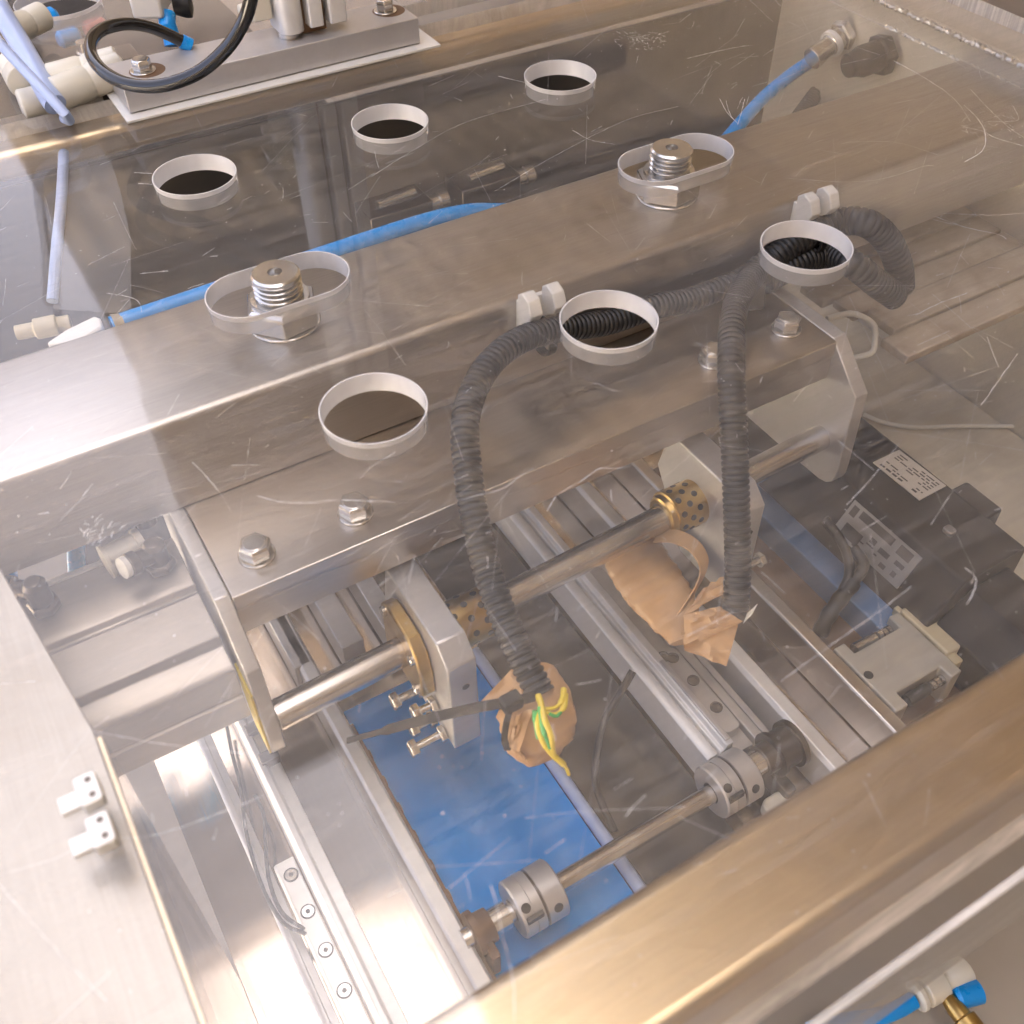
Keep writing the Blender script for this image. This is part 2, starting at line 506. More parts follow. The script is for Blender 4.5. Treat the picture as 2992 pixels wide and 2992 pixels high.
roof = thing('added_roof', 'added unseen roof, tan sheet on dark rafters high above the machine, open on the left', 'roof', (2500, 1000, 2000))  # added out of view so lid and steel reflect tan and stay shaded
r_ = MB()
xs = [200 + 35 * i for i in range(0, 90)]
top = []
for i, x in enumerate(xs):
    z = 2000 + (x - 350) * 0.06 + (16 if i % 4 in (0, 1) else 0)
    top.append((x, z))
r_.prism(top + [(x, z + 6) for x, z in reversed(top)], 'y', -3200, 5200)
obj('roof_sheet', r_, M['roof'], roof, smooth=0)
for y in (-1900, -900, 100, 1100, 2100, 3100, 4100):
    t_ = MB()
    t_.prism([(200, 1882), (3315, 2069), (3315, 2174), (200, 1986)], 'y', y, y + 70)
    obj('rafter', t_, M['timber'], roof)
for x, y in ((420, -3100), (420, 5000), (3100, -3000), (3100, 5000)):
    t_ = MB(); t_.box(x, x + 90, y, y + 90, -1000, 1900 + (x - 350) * .06)
    obj('post', t_, M['timber'], roof)

sw = thing('added_side_wall', 'added unseen wall of brown boards to the right', 'wall', (3330, 1000, -1000))  # unseen wall added to keep the roof and reflections dark on the right
b = MB(); b.box(3330, 3420, -3200, 5200, -1000, 2300); obj('wall_face', b, M['plank'], sw)
fw_ = thing('added_front_wall', 'added unseen wall of brown boards behind the viewer', 'wall', (1600, -1545, -1000))  # added behind the camera to cut the light on front faces
b = MB(); b.box(-3500, 3320, -1590, -1500, -1000, 2000); obj('wall_face', b, M['plank'], fw_)
wl = thing('added_far_wall', 'added unseen dark wall standing far behind the machine', 'wall', (1500, 5600, -1000))  # added far off to darken what the rear of the lid reflects
b = MB(); b.box(-5000, 9000, 5600, 5800, -1000, 2300); obj('wall_face', b, M['timber'], wl)
b = MB(); b.box(-5050, 9050, 5560, 5840, 2302, 2380); obj('coping', b, M['timber'], wl)

# ================================================================== machine frame
fr = thing('machine_frame', 'welded stainless frame around the open machine box, under the clear lid', 'frame', (160, -150, -9))
def rail(name, mb, mat, bev=4.0, **k):
    return obj(name, mb, mat, fr, bevel=bev, seg=4, **k)
b = MB(); b.box(-119.5, 436, -407, -376.5, -48, -9); rail('front_rail', b, M['frame'])
b = MB(); b.prism([(-300, -407), (-120.5, -407), (-120.5, -264), (-140, -110), (-146, 122), (-300, 122)], 'z', -13, -9); rail('left_rail', b, M['left_rail'], 0.4)
b = MB(); b.box(-120.4, -119.3, -376, -266, -40, -10.2); obj('inner_lip', b, M['frame'], fr)
b = MB(); b.box(437, 489, -407, 122, -60, -8.5); rail('right_rail', b, M['wall_steel'])
b = MB(); b.box(-119.5, 436, 86, 121, -24, -9.5); rail('rear_rail', b, M['frame'])
b = MB(); b.box(435, 436.8, -376, 85, -230, -22); obj('right_wall', b, M['wall_steel'], fr)
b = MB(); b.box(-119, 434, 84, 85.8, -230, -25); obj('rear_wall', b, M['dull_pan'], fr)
b = MB(); b.box(-121, -119.2, -376, -262, -230, -14); obj('left_wall', b, M['acrylic_front'], fr)
for z, rr in ((-9.5, 1.8), (-21.5, 1.3)):
    pts = [(436.2 - 0.3 * (i % 2), -380 + i * 1.25, z + 0.4 * math.sin(i * 1.7)) for i in range(0, 366 if z > -15 else 300)]
    w_ = MB(); w_.tube(pts, [rr * (1.0 if i % 3 else 0.62) for i in range(len(pts))], 8)
    obj('weld_bead', w_, M['weld'], fr)
b = MB(); b.box(-119, 300, -376, -60, -218, -215); obj('base_sheet', b, M['pan'], fr)
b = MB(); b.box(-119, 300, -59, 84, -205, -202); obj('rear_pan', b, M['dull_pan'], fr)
b = MB(); b.box(52, 102, -374, -62, -214.9, -213.6); obj('gap_shade_sheet', b, M['dull_pan'], fr)  # added sheet, darkness of the gap beside the belt put into its colour
b = MB(); b.box(301, 434, -376, 84, -219, -216); obj('floor_sheet', b, M['floor_dust'], fr)

# ================================================================== clear lid
lid = thing('acrylic_guard', 'scratched clear acrylic lid with six round holes and two slots', 'guard', (160, -160, 0))
ROUND = [(x, y) for y in (0.0, -191.3) for x in (0.0, 100.0, 200.0)]
HR = 18.67
SLOTS = [(0.0, -102.7), (199.0, -102.7)]
X0, X1, Y0, Y1 = -210.0, 467.0, -413.3, 97.0
def pane_face(z, mat_i, bm, loops):
    es = []
    for lp in loops:
        vs = [bm.verts.new((x, y, z)) for x, y in lp]
        es += [bm.edges.new((vs[i], vs[(i + 1) % len(vs)])) for i in range(len(vs))]
    res = bmesh.ops.triangle_fill(bm, use_beauty=True, use_dissolve=False, edges=es)
    for f in res['geom']:
        if isinstance(f, bmesh.types.BMFace):
            f.material_index = mat_i
hole_loops = [circle(x, y, HR) for x, y in ROUND] + [slot(x, y, 13.4, 16.0, ang=R(0)) for x, y in SLOTS]
outer = [(X0, Y0), (X1, Y0), (X1, Y1), (X0, Y1)]
p_ = MB()
pane_face(0.0, 0, p_.bm, [outer] + hole_loops)
pane_face(-8.0, 1, p_.bm, [[(X0, Y0 - 2.6), (X1, Y0 - 2.6), (X1, Y1), (X0, Y1)]] + hole_loops)
p_.mi = 2
vs = {}
def ev(c):
    if c not in vs:
        vs[c] = p_.bm.verts.new(c)
    return vs[c]
for (ax, ay), (bx, by) in zip(outer, outer[1:] + outer[:1]):
    lo = lambda x, y: (x, y - (2.6 if y == Y0 else 0), -8.0)
    p_.face([ev((ax, ay, 0.0)), ev((bx, by, 0.0)), ev(lo(bx, by)), ev(lo(ax, ay))])
obj('pane', p_, [M['acrylic_top'], M['acrylic_bottom'], M['acrylic_edge']], lid, smooth=0)
def wall_of(mb, rings):
    """open band whose faces look into the hole"""
    n = len(rings[0])
    for A, B in zip(rings, rings[1:]):
        for i in range(n):
            mb.face([A[i], A[(i + 1) % n], B[(i + 1) % n], B[i]])
    mb.keep = True
for k, lp in enumerate(hole_loops):
    h_ = MB()
    n = len(lp)
    cx = sum(p[0] for p in lp) / n
    cy = sum(p[1] for p in lp) / n
    def ring(z, off):
        out = []
        for x, y in lp:
            d = Vector((x - cx, y - cy)); d.normalize()
            out.append(h_.bm.verts.new((x + d.x * off, y + d.y * off, z)))
        return out
    wall_of(h_, [ring(-2.2, 0.3), ring(0.03, 0.45), ring(0.03, -0.02), ring(-8.0, -0.02)])
    obj('hole_rim' if k < 6 else 'slot_rim', h_, M['rim'], lid, smooth=40)
# scratches and scuffs on the upper face
sc = MB()
def scratch(pts, w):
    P = [Vector((p[0], p[1], 0.06)) for p in pts]
    up = Vector((0, 0, 1))
    L_ = []
    for i, p in enumerate(P):
        t = (P[min(i + 1, len(P) - 1)] - P[max(i - 1, 0)])
        if t.length < 1e-6:
            continue
        t.normalize()
        s_ = up.cross(t) * w * 0.22 * (0.3 + random.random())
        L_.append((sc.bm.verts.new(p - s_), sc.bm.verts.new(p + s_)))
    for a, b2 in zip(L_, L_[1:]):
        sc.face([a[0], a[1], b2[1], b2[0]])
def wob(pts, amp, step=1.5):
    Q = spline([(p[0], p[1], 0) for p in pts], step)
    return [(q.x + random.uniform(-amp, amp), q.y + random.uniform(-amp, amp)) for q in Q]
SCR = [
    ([(228.8, -144.2, 0.0), (249.3, -161.0, 0.0), (266.8, -168.1, 0.0), (291.0, -169.6, 0.0), (294.9, -172.6, 0.0)], 0.40),
    ([(273.4, -133.7, 0.0), (279.7, -135.4, 0.0), (296.3, -146.3, 0.0), (304.2, -165.3, 0.0)], 0.35),
    ([(361.9, -79.1, 0.0), (361.3, -93.2, 0.0), (359.6, -107.9, 0.0), (357.9, -118.8, 0.0)], 1.1),
    ([(357.9, -118.8, 0.0), (353.1, -132.3, 0.0), (342.9, -149.6, 0.0)], 0.4),
    ([(353.7, -135.8, -0.0), (348.1, -149.7, 0.0), (339.1, -162.3, 0.0), (325.7, -172.8, 0.0), (309.2, -176.6, 0.0)], 0.8),
    ([(335.9, -151.4, 0.0), (340.1, -159.9, 0.0), (340.2, -167.4, 0.0), (345.0, -180.4, 0.0)], 0.7),
    ([(370.3, -124.7, 0.0), (361.0, -145.1, 0.0), (354.3, -162.7, 0.0), (351.9, -174.6, 0.0)], 0.45),
    ([(261.9, -202.5, 0.0), (266.4, -215.8, 0.0), (273.9, -227.2, -0.0), (274.0, -231.8, -0.0)], 0.5),
    ([(267.1, -203.3, 0.0), (282.8, -214.7, 0.0), (296.9, -221.5, 0.0)], 0.4),
    ([(350.1, -154.0, 0.0), (358.4, -159.1, 0.0), (365.1, -160.1, 0.0), (374.2, -148.5, 0.0)], 0.45),
    ([(253.8, -66.3, 0.0), (247.4, -80.7, 0.0), (244.6, -92.3, 0.0)], 0.6),
    ([(255.3, -69.5, 0.0), (247.3, -82.9, 0.0), (244.6, -92.3, 0.0)], 0.5),
    ([(264.5, -72.9, 0.0), (253.0, -84.2, 0.0), (243.7, -92.8, 0.0)], 0.6),
    ([(269.5, -18.6, 0.0), (289.1, -19.9, 0.0), (304.7, -22.0, 0.0), (310.3, -24.3, 0.0)], 0.5),
    ([(201.9, -250.7, 0.0), (216.1, -249.8, 0.0), (230.0, -250.6, 0.0)], 0.5),
    ([(47.0, -338.3, 0.0), (69.2, -336.9, 0.0), (94.7, -334.2, 0.0), (101.7, -346.8, 0.0)], 0.0),
    ([(46.2, -352.7, 0.0), (63.2, -350.9, 0.0), (85.4, -348.9, 0.0), (101.7, -346.8, 0.0)], 0.35),
    ([(108.3, -312.3, -0.0), (124.6, -307.2, -0.0), (143.8, -300.0, 0.0)], 0.35),
    ([(120.3, -350.0, 0.0), (120.1, -354.3, 0.0), (116.0, -357.4, 0.0), (110.1, -360.0, 0.0)], 0.5),
    ([(182.4, -300.5, 0.0), (200.0, -293.6, 0.0), (216.2, -287.2, 0.0)], 0.4),
    ([(25.4, -265.4, -0.0), (32.5, -261.0, 0.0), (41.5, -259.8, -0.0), (50.3, -258.0, 0.0), (54.3, -260.4, 0.0), (60.1, -262.4, 0.0)], 0.45),
    ([(2.7, -246.7, -0.0), (9.9, -247.8, -0.0), (18.1, -249.5, 0.0), (26.0, -247.6, 0.0), (32.1, -246.5, 0.0)], 0.4),
    ([(-28.1, -227.2, 0.0), (-20.9, -232.0, -0.0), (-13.9, -237.0, 0.0)], 0.35),
    ([(-19.1, -221.4, 0.0), (-13.1, -218.2, 0.0), (-3.5, -216.0, 0.0)], 0.35),
    ([(71.8, -220.5, 0.0), (74.8, -221.8, -0.0), (75.9, -225.8, -0.0), (78.1, -228.7, 0.0)], 0.4),
    ([(-50.8, -211.2, 0.0), (-45.6, -217.6, -0.0), (-37.3, -223.2, 0.0), (-30.0, -226.2, -0.0), (-20.1, -233.0, -0.0)], 0.5),
    ([(-63.5, -185.4, 0.0), (-61.6, -196.1, 0.0), (-60.5, -206.0, 0.0), (-60.5, -213.7, 0.0)], 0.35),
    ([(-50.3, -361.5, 0.0), (-51.9, -367.5, 0.0), (-54.1, -373.7, 0.0), (-57.1, -383.1, 0.0), (-61.1, -390.2, 0.0)], 0.35),
    ([(-59.3, -357.1, 0.0), (-49.7, -355.3, 0.0), (-39.7, -353.4, 0.0)], 0.25),
    ([(-13.4, -363.5, 0.0), (-9.5, -362.2, 0.0), (-5.5, -361.2, 0.0)], 0.4),
    ([(-34.7, -351.0, 0.0), (-19.8, -357.8, 0.0), (0.9, -369.0, 0.0)], 0.2),
    ([(-119.6, -271.4, 0.0), (-105.8, -284.0, 0.0), (-94.4, -292.7, 0.0), (-85.3, -300.6, 0.0)], 0.3),
    ([(-149.4, -299.2, 0.0), (-137.6, -301.7, 0.0), (-126.7, -302.4, 0.0), (-113.6, -308.6, 0.0), (-87.8, -312.2, 0.0)], 0.3),
    ([(-150.0, -301.8, 0.0), (-145.1, -316.0, 0.0), (-140.3, -329.0, 0.0), (-135.6, -340.6, 0.0)], 0.4),
    ([(171.8, -55.2, 0.0), (173.7, -68.0, 0.0), (181.3, -77.8, 0.0)], 0.5),
    ([(171.4, 16.0, 0.0), (175.6, 8.4, -0.0), (179.5, 2.3, 0.0)], 0.6),
    ([(68.2, -45.1, 0.0), (96.2, -32.8, 0.0), (131.7, -20.8, 0.0), (178.6, -20.1, 0.0)], 0.35),
    ([(110.3, -85.7, 0.0), (150.8, -72.3, 0.0), (199.7, -60.4, 0.0), (231.3, -61.8, 0.0)], 0.3),
    ([(17.5, -126.3, -0.0), (31.3, -137.5, 0.0), (45.1, -148.6, 0.0)], 0.3),
    ([(-23.3, 15.7, 0.0), (-16.5, 10.6, 0.0)], 0.7), ([(-24.8, 4.9, 0.0), (-19.4, 1.0, 0.0)], 0.6),
    ([(-45.6, -67.0, -0.0), (-35.1, -71.1, 0.0)], 0.6), ([(-32.4, -87.4, 0.0), (-25.7, -87.2, 0.0)], 0.6),
    ([(-61.2, -73.5, 0.0), (-55.7, -79.0, 0.0), (-51.9, -85.5, 0.0), (-52.8, -93.2, 0.0)], 0.4),
    ([(-98.9, -182.1, 0.0), (-95.0, -178.4, 0.0)], 0.5), ([(-76.6, -226.1, 0.0), (-74.6, -226.0, 0.0)], 1.4),
    ([(-113.5, -183.2, 0.0), (-110.1, -184.3, 0.0)], 0.6),
]
for pts, w in SCR:
    if w > 0:
        scratch(wob(pts, 0.12), w)
# two scuffed patches made of many short marks
for cx, cy, rad_, n in ((*(262.2, 13.2, 0.0)[:2], 15, 90), (*(-99.1, -201.8, 0.0)[:2], 6, 26), (*(340.1, -159.9, 0.0)[:2], 9, 16), (*(356.3, -160.9, 0.0)[:2], 9, 14)):
    for i in range(n):
        a, rr = random.uniform(0, 6.28), rad_ * random.random() ** 0.7
        x, y = cx + rr * math.cos(a), cy + rr * math.sin(a)
        t = random.uniform(0, 3.14); l = random.uniform(1, 4)
        scratch(wob([(x, y), (x + l * .5 * math.cos(t), y + l * .5 * math.sin(t) + .4), (x + l * math.cos(t), y + l * math.sin(t))], 0.2, 0.8), random.uniform(0.2, 0.55))
def clear_of_holes(x, y):
    return all((x - a) ** 2 + (y - b3) ** 2 > 24 ** 2 for a, b3 in ROUND) and all(abs(x - a) > 40 or abs(y - b3) > 24 for a, b3 in SLOTS)
for i in range(720):
    x, y = random.uniform(-150, 440), random.uniform(-405, 70)
    if not clear_of_holes(x, y):
        continue
    t = random.gauss(0.5, 0.5) if random.random() < 0.7 else random.uniform(0, 3.14)
    l = random.choice((2, 3, 5, 8, 14, 26, 45)) * random.uniform(0.6, 1.4)
    if not clear_of_holes(x + l * math.cos(t), y + l * math.sin(t)):
        continue
    scratch(wob([(x, y), (x + l * .5 * math.cos(t) + random.uniform(-.3, .3), y + l * .5 * math.sin(t)), (x + l * math.cos(t), y + l * math.sin(t))], 0.05, 2.0), random.uniform(0.12, 0.36) if l < 20 else random.uniform(0.08, 0.16))
for i in range(1300):
    x, y = random.uniform(-160, 440), random.uniform(-410, 80)
    if clear_of_holes(x, y):
        r0 = random.uniform(0.09, 0.3) * (1.6 if random.random() < .06 else 1)
        a0 = random.uniform(0, 6)
        sc.face([sc.bm.verts.new((x + r0 * random.uniform(.5, 1.2) * math.cos(a0 + k * 1.257), y + r0 * random.uniform(.4, 1) * math.sin(a0 + k * 1.257), 0.06)) for k in range(5)])
obj('scratches', sc, M['scratch'], lid, smooth=0, kind='stuff')

# small white catches fixed on the lid near its left side
catch = None
for k, (c, lab) in enumerate((((-124.7, -290.0, 4.0), 'upper of two small white catches on the pale left side of the lid'), ((-125.0, -302.4, 4.0), 'lower of two small white catches on the pale left side of the lid'))):
    t = thing('catch', lab, 'catch', (c[0], c[1], 0), 'white catches on the lid')
    b = MB(); b.prism(rrect(c[0] - 3, c[0] + 2.6, c[1] - 4.6, c[1] + 4.4, 1), 'z', 0.2, 4.4); obj('body', b, M['nylon'], t, bevel=.4)
    for dy in (-2.4, 2.2):
        b = MB(); b.lathe((c[0] + .4, c[1] + dy, 4.3), (0, 0, 1), [(0, 0.85), (0.25, 0.85)], 12); obj('screw', b, M['dark_steel'], t)
    b = MB(); b.box(c[0] - 8, c[0] - 3.2, c[1] - 2.5, c[1] + 2.5, .2, 2); obj('tongue', b, M['nylon'], t, bevel=.4)

# clear front guard whose bright upper edge runs below the lid
b = MB(); b.box(-210, 467, -423.6, -421.6, -70, -9.4)
fg = obj('front_guard', b, M['acrylic_front'])
b = MB(); b.box(-210, 467, -423.6, -421.6, -9.3, -8); obj('polished_edge', b, M['acrylic_edge'], fg, bevel=.3)
tag(fg, 'clear front guard sheet with a bright polished upper edge, below the lid', 'guard')

# ================================================================== cross beam and studs
b = MB(); b.prism([(-65, -63.6), (-65, -23), (-65.4, -21.6), (-66.4, -20.5), (-68, -20), (-133.6, -20), (-135.2, -20.4), (-136.4, -21.4), (-137, -23), (-137, -63.6)], 'x', -420, 434)
bo = obj('cross_beam', b, M['steel_x'], smooth=50, base=(0, -101, -63))
tag(bo, 'wide brushed stainless cross beam running under the slots of the lid', 'beam')

def stud(cx, lab):
    t = thing('threaded_stud', lab, 'stud', (cx, -101, -20), 'studs in the slots')
    cy = -101
    prof = [(0, 9.4), (8, 9.4), (12, 9.4)]
    z = 12.0
    while z < 21.4:
        prof += [(z, 8.6), (z + .7, 10.0), (z + 1.1, 10.0), (z + 1.9, 8.7)]
        z += 2.3
    prof += [(22.0, 9.6), (22.4, 9.9), (23.6, 9.9), (24.4, 9.0), (24.5, 3.0), (21.0, 2.8), (18, .3)]
    b = MB(); b.lathe((cx, cy, -20), (0, 0, 1), prof, 40); obj('thread', b, M['bolt'], t, smooth=30)
    b = MB(); b.lathe((cx, cy, -20), (0, 0, 1), [(0, 15), (1.2, 15)], 40); b.hexhead((cx, cy, -18.8), (0, 0, 1), 27, 10.5, rot=.45); obj('nut', b, M['bolt'], t, bevel=.5, smooth=30)
    b = MB(); b.lathe((cx, cy, -8.3), (0, 0, 1), [(0, 12.2), (1.6, 12.0), (1.8, 9.5)], 40); obj('collar', b, M['bolt'], t, smooth=30)
    return t
stud(0.0, 'threaded stud with hex nut in the left slot, beside the blue hose')
stud(197.0, 'threaded stud with hex nut in the right slot of the lid')

# ================================================================== carriage bracket on the beam
br = thing('carriage_bracket', 'aluminium bracket plate with two end plates bolted below the beam front', 'bracket', (80, -165, -64))
b = MB(); b.box(-65.8, 235.6, -192, -90, -72.4, -64); obj('plate', b, M['alu_plate'], br, bevel=.5)
b = MB(); b.box(-65.8, 235.6, -191.2, -170, -86.5, -72.6); obj('bar', b, M['alu_plate'], br, bevel=.4)
end = [(-100, -64), (-189, -64.2), (-211, -85.5), (-213, -131)] + [(-203.5 - 9.5 * math.cos(R(a)), -136 - 10 * math.sin(R(a))) for a in (10, 35, 60, 90)] + [(-190, -146.5), (-100, -146.5)]
for xa, xb in ((-72.2, -66), (236, 244)):
    b = MB(); b.prism(end, 'x', xa, xb); obj('end_plate', b, M['alu'], br, bevel=.6)
bolt_pts = [(-50.0, -176.5), (-8.0, -176.0), (221.0, -172.0), (176.0, -173.0)]
proto = None
for x, y in bolt_pts:
    b = MB(); b.lathe((x, y, -64), (0, 0, 1), [(0, 7.4), (.9, 7.4), (1.2, 7.0)], 28)
    b.hexhead((x, y, -62.8), (0, 0, 1), 11.2, 6.2, .2, rot=random.uniform(0, 1)); b.lathe((x, y, -56.8), (0, 0, 1), [(0, 4.6), (.35, 4.3)], 24)
    obj('bolt', b, M['bolt'], br, bevel=.25, smooth=30)
# pale paper-like strip stuck on the outer face of the left end plate
b = MB(); b.box(-73.2, -72.3, -212, -194, -140, -98); obj('yellow_strip', b, M['orange_strip'], br)

# ================================================================== guide shaft and bearing blocks
SA, SB = Vector((-66.2, -211.0, -118.5)), Vector((236.2, -197.5, -121.0))
b = MB(); b.lathe(SA, SB - SA, [(0, 6.6), ((SB - SA).length, 6.6)], 40)
tag(obj('guide_shaft', b, M['chrome'], base=tuple(SA)), 'round steel guide shaft between the two bracket end plates', 'shaft')
def on_shaft(x):
    f = (x - SA.x) / (SB.x - SA.x)
    return SA.lerp(SB, f)
def bearing(x0, x1, side, lab, cham):
    c = on_shaft((x0 + x1) / 2)
    t = thing('bearing_block', lab, 'bearing block', (c.x, c.y, c.z), 'bearing blocks on the guide shaft')
    cy, cz = c.y, c.z
    zt, yf = cz + 26, cy - 31
    prof = [(cy + 30, zt - 26), (cy + 24, zt), (yf + 9, zt), (yf, zt - 8), (yf - .5, cz - 40), (cy + 4, cz - 40), (cy + 14, cz - 24)]
    b = MB(); b.prism(prof, 'x', x0, x1); obj('block', b, M['alu'], t, bevel=.7)
    fx = x0 - 6.5 if side > 0 else x1
    fprof = [(cy + 18, cz - 18), (cy + 18, cz + 13), (cy + 12, cz + 18), (cy - 8, cz + 17), (cy - 14, cz + 12), (cy - 17.5, cz + 2), (cy - 18, cz - 12), (cy - 12, cz - 18)]
    b = MB(); b.prism(fprof, 'x', fx, fx + 6.3); fl = obj('flange', b, M['bronze'], t, bevel=1.0)
    for dy, dz in ((13, 13), (-12, 8), (-13, -12), (13, -13)):
        d = -1 if side > 0 else 1
        b = MB(); b.lathe((fx if side > 0 else fx + 6.3, cy + dy, cz + dz), (d, 0, 0), [(0, 2.4), (1.6, 2.4), (1.9, 2.0)], 14); obj('screw', b, M['bolt'], fl)
    # bronze bushing with graphite plugs
    L_ = 26 if side > 0 else 20
    bx = x1 if side > 0 else x0 - L_
    d = 1 if side > 0 else -1
    p0 = (x1, cy, cz) if side > 0 else (x0, cy, cz)
    b = MB(); b.lathe(p0, (d, 0, 0), [(0, 11.4), (L_ - 3.5, 11.4), (L_ - 3.2, 10.2), (L_ - .6, 9.6), (L_, 8.6), (L_, 6.8), (0, 6.8)], 44, cap=False)
    bu = obj('bushing', b, M['bronze'], t, smooth=30)
    for row, off in ((0, 0), (1, 1), (2, 0)):
        for k in range(10):
            a = 2 * math.pi * (k + .5 * off) / 10
            n_ = Vector((0, math.cos(a), math.sin(a)))
            ctr = Vector(p0) + Vector((d, 0, 0)) * (4.5 + row * (6.5 if side > 0 else 4.6)) + n_ * 11.0
            b = MB(); b.lathe(ctr, n_, [(0, 1.55), (0.52, 1.55)], 12); obj('graphite_plug', b, M['graphite'], bu)
    # tapped holes on the front face
    for dz in (2, -20):
        b = MB(); b.lathe(((x0 + x1) / 2 + 1, yf + 1.5, cz + dz), (0, -1, 0), [(0, 1.7), (1.75, 1.7)], 14); obj('tapped_hole', b, M['rubber'], t)
    # adjusting screws low on one side
    for k, (dy, dz, l) in enumerate(((-16, -24, 9), (-3, -29, 13), (-23, -38, 15), (-13, -40, 10))):
        s_ = -1 if side > 0 else 1
        x = x0 if side > 0 else x1
        b = MB(); b.lathe((x, cy + dy, cz + dz), (s_, 0, 0), [(0, 1.9), (l, 1.9)], 14)
        b.hexhead((x + s_ * (l - 1), cy + dy, cz + dz), (s_, 0, 0), 7.0, 3.6, .2); b.hexhead((x + s_ * .3, cy + dy, cz + dz), (s_, 0, 0), 7.0, 3.0, .2)
        obj('set_screw', b, M['bolt'], t, bevel=.2, smooth=30)
    return t
bearing(-2.0, 11.0, 1, 'chamfered aluminium bearing block with bronze flange at the left of the shaft', 0)
bearing(152.0, 166.0, -1, 'aluminium bearing block behind the right conduit, bronze bushing facing left', 0)

# ================================================================== rails in the depth of the box
def profile_rail(name, label, pts, ya, yb, mat=None, group=None):
    cx = sum(p[0] for p in pts) / len(pts)
    zb = min(p[1] for p in pts)
    b = MB(); b.prism(pts, 'y', ya, yb)
    o = thing(name, label, 'rail', (cx, ya, zb), group)
    obj('profile', b, mat or M['lit_alu'], o, bevel=.5)
    return o
G = 'aluminium rails along the box'
ra = profile_rail('slotted_rail', 'bright aluminium rail with a notched sensor slot, under the left end plate', [(-78.5, -214), (-78.5, -188), (-76.5, -186), (-74, -186), (-73, -190), (-67.5, -190), (-67.5, -214)], -376, -112, group=G)
for y0 in (-166.0, -184.0):
    b = MB(); b.box(-75.5, -66.8, y0 - 3, y0 + 3, -190, -184.5); obj('clamp', b, M['dark_steel'], ra, bevel=.5)
b = MB(); b.box(-74.5, -68, -181, -169, -190, -187.5); obj('sensor', b, M['beige'], ra, bevel=.4)
b = MB(); b.box(-66.9, -66.0, -160, -120, -214, -189); obj('yellow_strip', b, M['orange_strip'], ra)

rs_ = profile_rail('screw_rail', 'flat aluminium guide rail with a row of countersunk screws at lower left', [(-89, -215), (-89, -203), (-88, -202), (-79.6, -202), (-79.6, -215)], -376, -226, group=G)
y = -234.0
while y > -330:
    b = MB(); b.lathe((-83.6, y, -202.05), (0, 0, 1), [(0, 3.3), (0.25, 3.3)], 22); obj('counterbore', b, M['graphite'], rs_)
    b = MB(); b.lathe((-83.6, y, -201.85), (0, 0, 1), [(0, 2.6), (0.3, 2.6), (.3, 1.9), (.1, 1.7)], 20)
    o = obj('screw', b, M['bolt'], rs_)
    b = MB(); b.hexhead((-83.6, y, -201.8), (0, 0, 1), 1.9, .4); obj('socket', b, M['rubber'], o)
    y -= 18.9
b = MB(); b.prism([(-97, -215), (-97, -209), (-95.5, -208), (-93.5, -208), (-93.5, -212), (-90, -212), (-90, -215)], 'y', -376, -100)
sl = obj('slim_channel', b, M['alu'], bevel=.3, base=(-93, -240, -215)); tag(sl, 'slim bright channel lying left of the screw rail, cables on it', 'channel')

rb = profile_rail('edge_rail', 'pale square rail along the left edge of the blue belt', [(-39.5, -214), (-39.5, -191.5), (-38, -190), (-32.3, -190), (-31.2, -191.5), (-31.2, -214)], -376, -100, group=G)
b = MB(); b.prism([(-31, -214.5), (-31, -198), (-28.5, -198), (-28.5, -214.5)], 'y', -330, -180); rst = obj('rusty_edge', b, M['rust_and_reflection'], rb, bevel=.4)
for k in range(9):
    b = MB(); b.lathe((-28.6, -325 + k * 16, -204), (1, 0, 0), [(0, 3.0), (1.2, 2.8)], 14); obj('rivet', b, M['rust_and_reflection'], rst)

rc = profile_rail('belt_axis', 'grey grooved aluminium axis whose front end meets the right coupling', [(103.5, -212), (103.5, -191), (105, -190), (109.5, -190), (110.4, -192.5), (111.2, -190), (113.3, -190), (114, -186.5), (118.2, -186.5), (118.2, -212)], -288, -70, group=G)
b = MB(); b.box(114.5, 117.2, -286, -234, -186.4, -184.8); obj('ridge', b, M['alu'], rc, bevel=.4)
b = MB(); b.prism([(119, -212), (119, -196), (130, -196), (130, -212)], 'y', -290, -150); obj('channel_floor', b, M['alu'], rc, bevel=.3)
b = MB(); b.prism(rrect(118.7, 128.5, -282, -228, 3), 'z', -195.9, -189); cb = obj('clamp_plate', b, M['alu'], rc, bevel=.5)
for x, y in ((123.5, -234), (124, -250), (124, -268), (119.8, -231)):
    b = MB(); b.lathe((x, y, -188.9), (0, 0, 1), [(0, 3.1), (.5, 3.1), (.5, 2.3), (-.6, 2.2)], 20); o = obj('screw', b, M['dark_steel'], cb)
b = MB(); b.box(131, 136, -300, -215, -200, -193); b.box(137.5, 141, -292, -215, -201, -195); obj('slide', b, M['alu'], rc, bevel=.5)
# pulley at the front of the axis
t = thing('drive_pulley', 'dark belt pulley at the right end of the lower drive shaft', 'pulley', (136, -300, -192))
b = MB(); b.lathe((124, -301, -190), (1, 0, 0), [(0, 7.5), (6, 7.5), (6, 11), (8, 11), (8, 9.5), (17, 9.5), (17, 11.5), (20, 11.5)], 32); obj('wheel', b, M['dark_steel'], t, smooth=30)
b = MB(); b.lathe((118, -301, -190), (1, 0, 0), [(0, 6), (6, 6)], 24); obj('hub', b, M['bolt'], t)
b = MB(); b.prism(rrect(128, 134, -318, -288, 2), 'z', -212, -199); obj('bracket', b, M['dark_steel'], t, bevel=.5)
b = MB(); b.prism(rrect(117, 131, -325, -312, 4), 'z', -212, -204); obj('guard', b, M['cream'], t, bevel=1)

